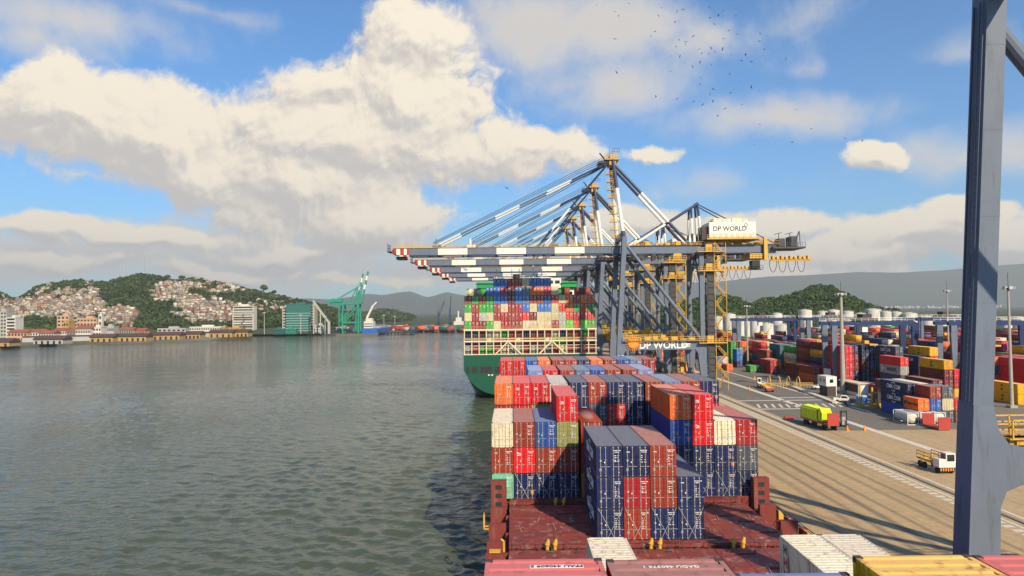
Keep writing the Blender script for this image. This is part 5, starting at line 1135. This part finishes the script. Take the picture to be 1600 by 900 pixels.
def house_mesh(w, d, h, gable):
    b = MB(); b.box(-w / 2, w / 2, -d / 2, d / 2, -4, h, 0)
    if gable: b.prism([(-w / 2 - .4, h), (w / 2 + .4, h), (0, h + w * .28)], 'y', -d / 2 - .4, d / 2 + .4, 1)
    else: b.box(-w / 2 - .25, w / 2 + .25, -d / 2 - .25, d / 2 + .25, h, h + .35, 1); b.box(-w * .2, w * .2, 0, d * .3, h + .35, h + 1.6, 0)
    for zz in np.arange(.9, h - 1.2, 2.8):
        for xx in np.linspace(-w / 2 + .9, w / 2 - .9, max(2, int(w / 2.6))): b.box(xx - .5, xx + .5, -d / 2 - .05, -d / 2, zz, zz + 1.3, 2)
    return b.mesh('hillside_house', [WALLC, TILE if gable else CONC, GLASS])
HM = [house_mesh(6, 6, 5.6, True), house_mesh(7, 7, 6, False), house_mesh(5, 6, 3.2, True), house_mesh(8, 6, 8.4, False), house_mesh(6.5, 6, 3.4, False)]
hpos = []; hmass = Mass(); nind = 0
for (nm, cx, cy, rx, ry, n) in CL:
    for k in range(int(n * 2.6)):
        while True:
            a, b_ = random.uniform(-1, 1), random.uniform(-1, 1)
            if a * a + b_ * b_ < 1: break
        q = hill_hit(cx + a * rx * random.choice((1, 1, 1.35)), cy + b_ * ry * random.choice((1, 1, 1.25)))
        if not q: continue
        cn = random.choices(list(HCOL), [6, 6, 2, 3, 4, 5, 1])[0]; hpos.append(q[:2]); c = jit(HCOL[cn], .15)
        z = hill_h(q[0], q[1])
        if nind < 285 and k % 3 == 0:
            nind += 1
            o = put('hillside_house', random.choice(HM), None, (q[0], q[1], z + .5), (0, 0, random.uniform(-.6, .6)), color=c)
            tag(o, 'small %s house in the %s' % (cn, nm if 'cluster' in nm or 'slope' in nm or 'ridge' in nm else nm), 'house', 'houses on the hill: ' + cn + ', ' + nm)
        else:
            w, d, h = random.uniform(4.5, 8), random.uniform(5, 7), random.choice([3.2, 5.6, 6])
            hmass.box(q[0] - w / 2, q[0] + w / 2, q[1] - d / 2, q[1] + d / 2, z - 4, z + h, c); hmass.box(q[0] - w / 2 - .3, q[0] + w / 2 + .3, q[1] - d / 2 - .3, q[1] + d / 2 + .3, z + h, z + h + .4, jit(random.choice([(.22, .10, .065), (.3, .28, .26), (.24, .21, .18), (.16, .14, .12)])))
            for xx in (-w * .25, w * .2): hmass.box(q[0] + xx - .5, q[0] + xx + .5, q[1] - d / 2 - .06, q[1] - d / 2, z + 1, z + 2.3, (.02, .02, .025))
tag(hmass.build('hillside_houses_far', WALLA), 'crowded small houses filling the gaps on the hillside', None, None, 'stuff')
hp = np.array(hpos)
pts, sizes = [], []
for k in range(6200):
    Y = random.uniform(990, 1640); u = random.uniform(-.78, -.21); X = u * Y; z = hill_h(X, Y)
    if z < 9: continue
    dd = np.min(np.abs(hp[:, 0] - X) + np.abs(hp[:, 1] - Y) * .8)
    if dd < 11: continue
    pts.append((X, Y, z - 1)); sizes.append(random.uniform(4.5, 8.5))
forest('hill_forest', pts, sizes, 70, LEAF, 'dark green woods covering the city hill', 'forest')
pts, sizes = [], []
for k in range(2300):
    Y = random.uniform(690, 920); u = random.uniform(.20, .52); X = u * Y; z = rh(X, Y)
    if z < 3.4: continue
    pts.append((X, Y, z - 1)); sizes.append(random.uniform(3.5, 6.5))
for k in range(240): Y = random.uniform(420, 560); X = Y * random.uniform(.262, .30); pts.append((X, Y, 4)); sizes.append(random.uniform(3, 5.5))
for k in range(420): Y = random.uniform(600, 690); X = Y * random.uniform(.27, .72); pts.append((X, Y, 3.2)); sizes.append(random.uniform(2.5, 4.5))
forest('wooded_hill', pts, sizes, 130, LEAFN, 'dense dark green trees on the hill behind the yard', 'forest')
pts, sizes = [], []
for k in range(900):
    Y = random.uniform(1720, 2450); u = random.uniform(-.29, -.08); X = u * Y; z = h2(X, Y)
    if z < 4: continue
    pts.append((X, Y, z)); sizes.append(random.uniform(8, 14))
for k in range(700):
    x = random.uniform(5, 520); Y = 0; p = WZ(x, random.uniform(512, 519), 2.6); pts.append((p.x, min(p.y, 1240), 2.6)); sizes.append(random.uniform(2.5, 5))
for k in range(160): p = WZ(random.uniform(22, 90), random.uniform(496, 511), 2.6); Y = random.uniform(940, 975); pts.append((ray(random.uniform(24, 88), 500).x / ray(50, 500).y * Y, Y, 3)); sizes.append(random.uniform(7, 11))
forest('shore_trees', pts, sizes, 45, LEAF, 'scattered low trees along the far shore', 'trees')
def tree(x, ybase, Y, r, lb, k=0):
    p = WY(x, ybase, Y); z = hill_h(p.x, Y) - 1; t_ = empty('tree', (p.x, Y, z)); tag(t_, lb, 'tree', 'single trees on the skyline')
    b = MB().tube((0, 0, 0), (0, 0, r * 1.1), r * .10, 8, r2=r * .06)
    for i in range(4): a = i * 1.6; b.tube((0, 0, r * .8), (math.cos(a) * r * .5, math.sin(a) * r * .5, r * 1.5), r * .05, 6, r2=r * .02)
    b.build('trunk', [BARK], t_); V = crown(420, r, r * .8, r * .11, 90 + k) + np.array([0, 0, r * 1.5]); put('crown', np_mesh('crown', V, np.arange(len(V)).reshape(-1, 4), LEAF), t_)
for k, (x, Y, r, lb) in enumerate(((411, 1500, 10, 'large round tree on the ridge right of the bright houses'), (428, 1500, 7, 'smaller round tree right of the large round ridge tree'), (262, 1500, 7, 'round tree on the hill top beside the woods'), (284, 1500, 7, 'dark tree between the houses on the right shoulder'), (398, 1500, 5, 'small tree left of the large round ridge tree'))): tree(x, 460, Y, r, lb, k)
# ---- masts on the hill
for k, (x, yt, yb_, lb) in enumerate(((197, 414, 436, 'thin radio mast on the hill top, left one'), (226, 402, 433, 'tallest thin radio mast on the hill top'), (231, 424, 433, 'short radio mast right of the tallest one'))):
    p = WY(x, yb_, 1495); q = WY(x, yt, 1495); m = MB().tube((0, 0, -4), (0, 0, q.z - p.z), .55, 6, r2=.2)
    for i in range(4): m.box(-1.2, 1.2, -.2, .2, (q.z - p.z) * (.3 + .18 * i), (q.z - p.z) * (.3 + .18 * i) + .5)
    tag(m.build('radio_mast', [CONC], None, (p.x, 1495, p.z)), lb, 'mast', 'radio masts on the hill')
# ------------------------------------------------------------------ city by the shore
PEACH = mat('peach_wall', (.52, .33, .20), .8, 0, .1, .1, .15); OCHRE = mat('ochre_wall', (.42, .27, .10), .8, 0, .2, .08, .35); GREYW = mat('grey_wall', (.38, .37, .34), .8, 0, .1, .1, .2); OFFW = mat('offwhite_wall', (.60, .57, .50), .8, 0, .08, .1, .2); ROOFD = mat('dark_roof', (.085, .045, .04), .85, 0, .3, .05)
def building(x0, x1, yt, Y, wall, lb, floors=8, cols_=6, depth=14, roof=None, name='building', cat='building', band=False, zb=2.6, glass=GLASS):
    a, c = WY(x0, yt, Y), WY(x1, yt, Y); w = c.x - a.x; h = max(3, a.z - zb); r = empty(name, ((a.x + c.x) / 2, Y, zb)); tag(r, lb, cat)
    MB().box(-w / 2, w / 2, 0, depth, 0, h).build('wall', [wall], r)
    if roof == 'hip':
        b = MB(); b.prism([(-1, h), (depth + 1, h), (depth / 2, h + depth * .28)], 'x', -w / 2 - .6, w / 2 + .6); put('roof', b.fix('roof', [TILE]), r)
    else: MB().box(-w / 2 - .3, w / 2 + .3, -.3, depth + .3, h, h + .8).box(-w * .15, w * .2, depth * .3, depth * .7, h + .8, h + 3).build('roof', [wall], r)
    fh = h / floors
    for f in range(floors):
        wd = MB()
        if band: wd.box(-w / 2 + .8, w / 2 - .8, -.10, 0, f * fh + fh * .3, f * fh + fh * .86)
        else:
            for k in range(cols_): xx = -w / 2 + (k + .5) * w / cols_; wd.box(xx - w / cols_ * .28, xx + w / cols_ * .28, -.10, 0, f * fh + fh * .28, f * fh + fh * .75)
        wd.build('window_row', [glass], r)
    return r
building(364, 396, 479, 1010, OFFW, 'white office tower with a dark zigzag line, below the hill', 11, 8, 14, band=True)
zt = [o for o in col.objects if o.name.startswith('building')][-1]
zzm = MB(); zp = [(.8, 27), (-.5, 23), (2.6, 19), (-2.4, 14), (3.5, 9), (1.5, 6), (4.4, 3)]
for (a, c) in zip(zp[:-1], zp[1:]): zzm.beam((a[0], -.5, a[1]), (c[0], -.5, c[1]), .5, 1.6)
zzm.build('zigzag_fin', [DARK], zt); sl = MB(); [sl.box(-14, 14, -.9, -.1, k * 2.55 + .1, k * 2.55 + .55) for k in range(1, 11)]; sl.box(-14.2, -13.2, -1, 0, 0, 28.6).box(13.2, 14.2, -1, 0, 0, 28.6).box(-14.2, 14.2, -1, 0, 27.6, 28.6); sl.build('sun_shade', [OFFW], zt)
building(447, 485, 476, 985, TEALG, 'teal glass office block with pale floor bands', 9, 8, 20, band=True, glass=TEALG)
gt = [o for o in col.objects if o.name.startswith('building')][-1]; sl = MB(); [sl.box(-16.5, 16.5, -.6, 0, k * 3.3, k * 3.3 + .7) for k in range(1, 9)]; sl.build('floor_band', [mat('pale_teal', (.30, .48, .44), .6)], gt)
building(441, 448, 480, 992, GREYW, 'grey stair tower left of the teal block', 9, 1, 12); building(485, 492, 478, 992, CONC, 'grey louvred tower right of the teal block', 10, 1, 14, band=True)
building(-8, 10, 487, 840, GREYW, 'grey block of flats at the left edge', 8, 4); building(10, 24, 497, 830, OFFW, 'pale block of flats with balconies at the left edge', 7, 2, band=True)
building(89, 108, 494, 905, PEACH, 'peach block of flats left of the dark balcony block', 6, 3); building(108, 121, 495, 915, GREYW, 'block of flats with dark open balconies', 6, 1, band=True); building(120, 151, 498, 900, PEACH, 'wide peach block of flats left of the church tower', 5, 6); building(99, 107, 503, 880, OCHRE, 'small yellow house before the peach flats', 3, 2)
ct = building(154, 159, 492, 890, OFFW, 'slender white church tower with tiered top', 4, 1, 4.5, name='church_tower', cat='tower'); MB().box(-1.6, 1.6, .6, 3.8, 17, 21).tube((0, 2.2, 21), (0, 2.2, 24), 1.3, 8, r2=.3).tube((0, 2.2, 24), (0, 2.2, 26), .1, 5).build('belfry', [OFFW], ct)
building(118, 142, 514, 800, OFFW, 'pale colonial building with arched windows on the shore', 2, 9, 14, 'hip'); building(141, 158, 512, 805, OFFW, 'pale three storey building below the church tower', 3, 4, 12)
for k, (a, b_, t, Y, wl) in enumerate(((12, 42, 520, 800, PEACH), (42, 68, 519, 805, OFFW), (60, 84, 521, 790, OFFW), (84, 104, 517, 830, OFFW), (104, 118, 519, 815, GREYW), (160, 178, 511, 880, GREYW), (186, 208, 516, 880, GREYW), (208, 226, 517, 885, PEACH), (296, 346, 511.5, 985, OFFW), (246, 290, 514, 960, GREYW), (345, 352, 512, 970, OCHRE), (356, 378, 513, 975, OCHRE))):
    building(a, b_, t, Y, wl, '%s low town building %s along the shore front' % ({'peach_wall': 'peach', 'offwhite_wall': 'white', 'grey_wall': 'grey', 'ochre_wall': 'yellow'}[wl.name], ['at far left with red roof', 'with red roof second from left', 'low before the red roofs', 'left of the colonial building', 'beside the colonial building', 'right of the church tower', 'behind the purple roofed shed', 'with broad roof mid shore', 'long with many windows', 'with pale blue roof', 'narrow by the white tower', 'under the white tower'][k]), 2, 6 if k != 8 else 14, 12, 'hip' if k in (0, 1, 2, 3, 4, 6, 7) else None)
# waterfront warehouses
wn = 0
for (a, b_, t) in ((-30, 14, 534.5), (52, 98, 530.5), (140, 176, 527), (178, 228, 526), (238, 280, 523.5), (288, 312, 522), (326, 362, 519.8), (362, 387, 519)):
    p, q = WZ((a + b_) / 2, t + 7.5, 2.6), None; Y = p.y + 6; wn += 1
    l_, r2_ = WY(a, t, Y), WY(b_, t, Y); w = r2_.x - l_.x; h = max(4.2, l_.z - 2.6); b = empty('warehouse', ((l_.x + r2_.x) / 2, Y, 2.6)); tag(b, 'ochre waterfront warehouse with dark roof, %s from the left' % ORD[wn], 'warehouse', 'warehouses along the waterfront')
    MB().box(-w / 2, w / 2, 0, 16, 0, h).build('wall', [OCHRE if wn != 2 else GREYW], b); rf = MB(); rf.prism([(-1.2, h), (17, h), (8, h + 3.2)], 'x', -w / 2 - 1, w / 2 + 1); put('roof', rf.fix('roof', [ROOFD]), b)
    n = max(4, int(w / 5.5))
    for k in range(n):
        xx = -w / 2 + (k + .5) * w / n; MB().prism([(xx - 1.1, 0), (xx + 1.1, 0), (xx + 1.1, h * .5), (xx + .6, h * .68), (xx - .6, h * .68), (xx - 1.1, h * .5)], 'y', -.08, .1).build('doorway', [DARK], b)
# long dark wharf roof between them
for k, (a, b_, y) in enumerate(((14, 140, 526.5), (226, 330, 520.5))):
    p, q = WZ(a, y + 9.5, 2.6), WZ(b_, y + 6.5, 2.6); r = empty('wharf_shed', (p.x, p.y + 22, 2.6)); tag(r, ['long dark roofed wharf shed at the left', 'dark roofed wharf shed behind the ochre warehouses'][k], 'shed'); d = (q - p); d.z = 0
    MB().beam((0, 0, 2.6), (d.x, d.y, 2.6), 12, 5.2).build('wall', [GREYW], r); MB().beam((0, 0, 5.7), (d.x, d.y, 5.7), 14, .9).build('roof', [ROOFD], r)
# far harbour: green quay cranes with raised booms, blue ship, dark harbour cranes
def far_crane(x, Y, lb, s=1.):
    p = WY(x, 520, Y); c = empty('harbour_crane', (p.x, Y, 2.6)); tag(c, lb, 'crane', 'green harbour cranes with raised booms')
    f = MB()
    for xx in (-20, 0):
        for yy in (0, 14): f.beam((xx, yy, 0), (xx, yy, 38), 1.7, 1.7)
    for yy in (0, 14): f.beam((-20, yy, 14), (0, yy, 14), 2, 1.6); f.beam((0, yy, 36), (-20, yy, 15), 1.2, 1.2); f.beam((-20, yy, 38), (0, yy, 38), 1.5, 1.5)
    f.build('portal_frame', [CRGREEN], c); MB().box(-34, 3, 4, 10, 38, 40.5).box(-36, -22, 3, 11, 40.5, 45).build('girder', [CRGREEN], c); MB().beam((0, 7, 40), (4, 7, 62), 1.4, 1.4).beam((-8, 7, 40), (3.5, 7, 62), 1.2, 1.2).beam((-26, 7, 45), (3.5, 7, 62), .8, .8).build('mast', [CRGREEN], c)
    bm = MB(); a, b_ = Vector((3, 7, 40)), Vector((11.5, 7, 80))
    for k in range(7): bm.beam(a.lerp(b_, k / 7), a.lerp(b_, (k + 1) / 7), 2.4, 2.2, k % 2 if k > 2 else 0)
    bm.beam((4, 7, 62), b_, .5, .5); bm.build('boom', [CRGREEN, WHITE], c); return c
far_crane(560, 950, 'nearer green harbour crane with boom raised, beside the blue ship'); far_crane(553, 1010, 'green harbour crane with raised boom, left of its neighbour')
p = WZ(566, 524, 0); bs = empty('cargo_ship', (p.x, 955, 0)); tag(bs, 'blue hulled cargo ship with white bridge at the green cranes', 'ship')
b = MB(); b.prism([(0, -1), (19, -1), (19.6, 8), (18, 9), (-1, 9), (-1, 6)], 'y', 0, 90); put('hull', b.fix('hull', [CHULL]), bs); MB().box(1, 13, 6, 22, 9, 18).box(3, 11, 8, 20, 18, 22).build('superstructure', [OFFW], bs); MB().box(1.4, 12.6, 5.9, 6, 14, 15).box(1.4, 12.6, 5.9, 6, 11, 12).build('window_row', [GLASS], bs); MB().beam((3, 16, 22), (11, 16, 38), 2.0, 2.6).beam((11, 16, 38), (16, 16, 43), 1.4, 1.8).build('derrick', [OFFW], bs); MB().box(3, 17, 35, 80, 9, 10.5).build('hatch', [GREYW], bs)
for k, (x, yt, Y, lb) in enumerate(((685, 470, 1300, 'dark mobile harbour crane with a thin jib, left one'), (703, 462, 1250, 'dark mobile harbour crane with a thin jib, right one'), (512, 478, 960, 'dark lattice tower on the wharf beside the grey conveyor'))):
    p = WY(x, 515, Y); q = WY(x, yt, Y); h = q.z - 2.6; c = empty('mobile_crane', (p.x, Y, 2.6)); tag(c, lb, 'crane'); MB().box(-4, 4, 0, 8, 0, 3).box(-2.5, 2.5, 1, 6, 3, 9).build('carriage', [DARK], c); MB().beam((0, 3, 9), (0, 3, h * .6), 3.4, 3.2, w2=2.4).build('tower', [NAVY], c); MB().beam((0, 3, h * .35), ((11 if k == 0 else 2 if k == 1 else -3), 3, h), 1.1, 1.1).tube((0, 3, h * .6), ((11 if k == 0 else 2 if k == 1 else -3), 3, h), .25, 5).build('jib', [DARK], c)
p = WY(490, 522, 955); c = empty('loader_conveyor', (p.x, 955, 2.6)); tag(c, 'grey ship loader with long sloping arm on the wharf', 'conveyor'); MB().beam((0, 0, 42), (20, 0, 14), 2.2, 2.6).beam((0, 0, 0), (0, 0, 44), 1.2, 1.2).beam((9, 0, 0), (9, 0, 30), 1.4, 1.4).beam((20, 0, 0), (20, 0, 16), 3, 3).build('arm_and_posts', [GREYW], c)
p = WZ(705, 516.5, 0); c = empty('cargo_ship', (p.x, 1150, 0)); tag(c, 'distant dark hulled ship with white bridge at the left of the green ship', 'ship'); b = MB(); b.prism([(0, -1), (22, -1), (24, 6), (-1, 7)], 'y', 0, 60); put('hull', b.fix('hull', [DARK]), c); MB().box(3, 18, 4, 20, 6.5, 14).box(6, 15, 6, 16, 14, 20).box(9, 11, 8, 10, 20, 30).build('superstructure', [OFFW], c)
for k, (x, yt, Y) in enumerate(((413, 488, 960), (470, 492, 955), (508, 494, 950), (600, 492, 1250), (617, 494, 1260))):
    p = WY(x, 522, Y); q = WY(x, yt, Y); tag(MB().tube((0, 0, 0), (0, 0, q.z - 2.6), .45, 8, r2=.25).box(-2, 2, -.5, .5, q.z - 3.2, q.z - 2.4).box(-1.5, 1.5, -.4, .4, q.z - 3.8, q.z - 3.4).build('lamp_post', [STEEL], None, (p.x, Y, 2.6)), 'tall %s lamp post on the far wharf' % ['pale left', 'middle pale', 'slim', 'distant left', 'distant right'][k], 'lamp post', 'lamp posts on the far wharf')
building(427, 442, 515, 950, TEALG, 'low green shed on the far wharf, left half', 2, 5, 12); building(442, 462, 514.5, 960, CRGREEN, 'low green shed with windows on the far wharf', 2, 8, 12); building(492, 505, 509, 975, OFFW, 'white wharf office left of the dark lattice tower', 3, 4); building(525, 548, 512, 1010, GREYW, 'grey wharf shed behind the green crane', 2, 5)
dock = MB()
for k in range(30): dock.box(-6 + k * 4.3, -4.6 + k * 4.3, -1.2, .2, -1, 2.4)
dock.box(-8, 130, -2, 40, 2.4, 3.4); p = WZ(490, 524.5, 0); tag(put('wharf', dock.mesh('wharf', [DARK]), None, (p.x, p.y - 4, 0)), 'dark piled wharf below the green cranes', 'wharf')
fm = Mass()
for k in range(420):
    x = random.uniform(592, 735); p = WZ(x, random.uniform(513, 517), 2.6); fm.box(p.x, p.x + random.uniform(3, 12), p.y, p.y + 3, 2.6, 2.6 + random.choice([2.6, 2.6, 5, 6]), jit(random.choice([C['brown'], C['maroon'], C['blue'], C['grey'], C['orange'], C['dgreen'], C['slate'], (.08, .08, .08), (.2, .19, .18), (.12, .11, .1)]), .2))
tag(fm.build('far_harbour', WALLA), 'low sheds and containers of the distant harbour', None, None, 'stuff')
cm = Mass()
for k in range(260): Y = random.uniform(6800, 8100); X = Y * random.uniform(.42, .66); w = random.uniform(8, 22); cm.box(X, X + w, Y, Y + 12, 3, 3 + random.choice([6, 8, 12, 18, 26]), jit((.45, .44, .42), .3))
tag(cm.build('far_town', WALLA), 'pale specks of a distant town below the mountains', None, None, 'stuff')
# ------------------------------------------------------------------ storage tanks behind the yard
tn = 0
for (x0, x1, yt, Y) in ((1109, 1118, 497, 560), (1114, 1129, 495, 545), (1131, 1149, 491, 590), (1150, 1163, 497, 600), (1163, 1172, 500, 570), (1172, 1187, 503, 540), (1188, 1208, 506, 520), (1206, 1222, 490, 620), (1210, 1236, 508, 560), (1248, 1268, 485, 600), (1277, 1293, 487, 620), (1293, 1312, 485, 640), (1316, 1333, 487, 630), (1336, 1352, 490, 640), (1352, 1376, 484, 680), (1376, 1392, 487, 640), (1392, 1409, 488, 650), (1410, 1432, 490, 640), (1440, 1460, 496, 560), (1460, 1480, 496, 600), (1565, 1580, 500, 600), (1586, 1604, 497, 600)):
    a, c = WY(x0, yt, Y), WY(x1, yt, Y); r = (c.x - a.x) / 2; h = a.z - 4.1; tn += 1
    t_ = empty('storage_tank', ((a.x + c.x) / 2, Y, 4.1)); tag(t_, 'white storage tank behind the yard, %s from the left' % (ORD[tn] if tn < 19 else ['nineteenth', 'twentieth', 'right of the crane leg', 'at the right edge'][tn - 19]), 'tank', 'storage tanks behind the yard')
    MB().tube((0, 0, 0), (0, 0, h), r, 24).build('shell', [TANKW], t_); MB().tube((0, 0, h), (0, 0, h + r * .16), r, 24, r2=r * .2).build('roof', [CREAM if tn % 3 else TANKW], t_)
    rl = MB(); ps = [(r * math.cos(R(k * 30)), r * math.sin(R(k * 30)), h) for k in range(13)]; [rl.rail(ps[k], ps[k + 1], 1.1, 3, .12, mid=False) for k in range(12)]
    for k in range(14): t = R(190 + k * 8); rl.box(r * math.cos(t) * 1.02 - .4, r * math.cos(t) * 1.02 + .4, r * math.sin(t) * 1.02 - .4, r * math.sin(t) * 1.02 + .4, h * k / 14, h * k / 14 + .2)
    rl.build('stair_and_rail', [STEEL], t_)
# ------------------------------------------------------------------ birds
def bird_mesh(dih, swp):
    b = MB(); b.tube((0, -.32, 0), (0, .1, 0), .10, 6, r2=.13); b.tube((0, .1, 0), (0, .42, .0), .13, 6, r2=.03); b.box(-.1, .1, -.55, -.3, -.015, .015)
    for s in (-1, 1):
        e1 = (s * .45, swp * .5, dih * .5); e2 = (s * 1.0, -swp, dih)
        b.add([(s * .08, .16, 0), (s * .08, -.2, 0), (e1[0], e1[1] - .2, e1[2]), (e1[0], e1[1] + .2, e1[2]), (e2[0], e2[1] - .14, e2[2]), (e2[0], e2[1] + .1, e2[2]),
               (s * .08, .16, -.03), (s * .08, -.2, -.03), (e1[0], e1[1] - .2, e1[2] - .03), (e1[0], e1[1] + .2, e1[2] - .03), (e2[0], e2[1] - .14, e2[2] - .02), (e2[0], e2[1] + .1, e2[2] - .02)],
              [(0, 1, 2, 3), (3, 2, 4, 5), (6, 9, 8, 7), (9, 11, 10, 8), (0, 3, 9, 6), (3, 5, 11, 9), (1, 7, 8, 2), (2, 8, 10, 4), (4, 10, 11, 5)])
    return b.mesh('bird', [DARK])
BM = [bird_mesh(.35, .12), bird_mesh(.1, .2), bird_mesh(-.15, .1)]
bz = [(104, 26), (263, 17), (196, 57), (213, 80), (428, 38), (505, 57), (534, 48), (512, 105), (495, 109), (393, 158), (374, 181), (195, 194), (667, 37), (738, 53), (712, 76), (668, 90), (692, 121), (800, 77), (765, 153), (806, 171), (738, 192), (920, 170), (918, 205), (1147, 217), (547, 210), (549, 221), (500, 233), (586, 182), (617, 246), (629, 266), (696, 259), (733, 245), (675, 240), (472, 281), (540, 315), (519, 281), (583, 335), (620, 311), (678, 322), (473, 359), (203, 362), (768, 370), (777, 273), (828, 304), (876, 308), (940, 248), (945, 302), (1050, 293), (621, 422), (624, 390), (671, 469), (686, 446), (772, 465), (822, 407), (877, 435), (915, 452), (504, 494), (588, 508), (633, 524), (684, 505), (745, 545), (830, 523), (707, 577), (400, 484), (930, 519), (1101, 548), (920, 625), (985, 681), (1177, 643), (1347, 693), (1432, 703), (892, 724), (1080, 712), (358, 678), (848, 272), (664, 270), (515, 200), (412, 77)]
for k, (x, y) in enumerate(bz):
    Y = random.uniform(230, 330); p = WY(900 + x / 3.2, y / 3.2, Y)
    o = put('bird', BM[k % 3], None, p, (random.uniform(-.5, .5), random.uniform(-.9, .9), random.uniform(0, 6.28))); o.scale = (.66, .66, .66); tag(o, 'small dark bird circling high in the sky above the cranes', 'bird', 'birds circling above the cranes')
for k, (x, y) in enumerate(((789, 292), (792, 294))):
    p = WY(x, y, 300); o = put('bird', BM[k], None, p, (.2, .4, k)); tag(o, 'one of two dark birds left of the nearest crane stays', 'bird', 'two birds by the stays')
# ------------------------------------------------------------------ haze
hz = bpy.data.materials.new('haze_air'); hz.use_nodes = True; t = hz.node_tree; t.nodes.remove(t.nodes['Principled BSDF'])
pv_ = nd(t, 'ShaderNodeVolumePrincipled'); pv_.inputs['Density'].default_value = 8.5e-5; pv_.inputs['Color'].default_value = (.90, .92, .92, 1); pv_.inputs['Anisotropy'].default_value = .15
t.links.new(pv_.outputs[0], [n for n in t.nodes if n.type == 'OUTPUT_MATERIAL'][0].inputs['Volume'])
tag(MB().box(-12900, 12900, -2600, 12900, -4.5, 860).build('haze', [hz]), 'pale blue haze over the estuary', None, None, 'stuff')
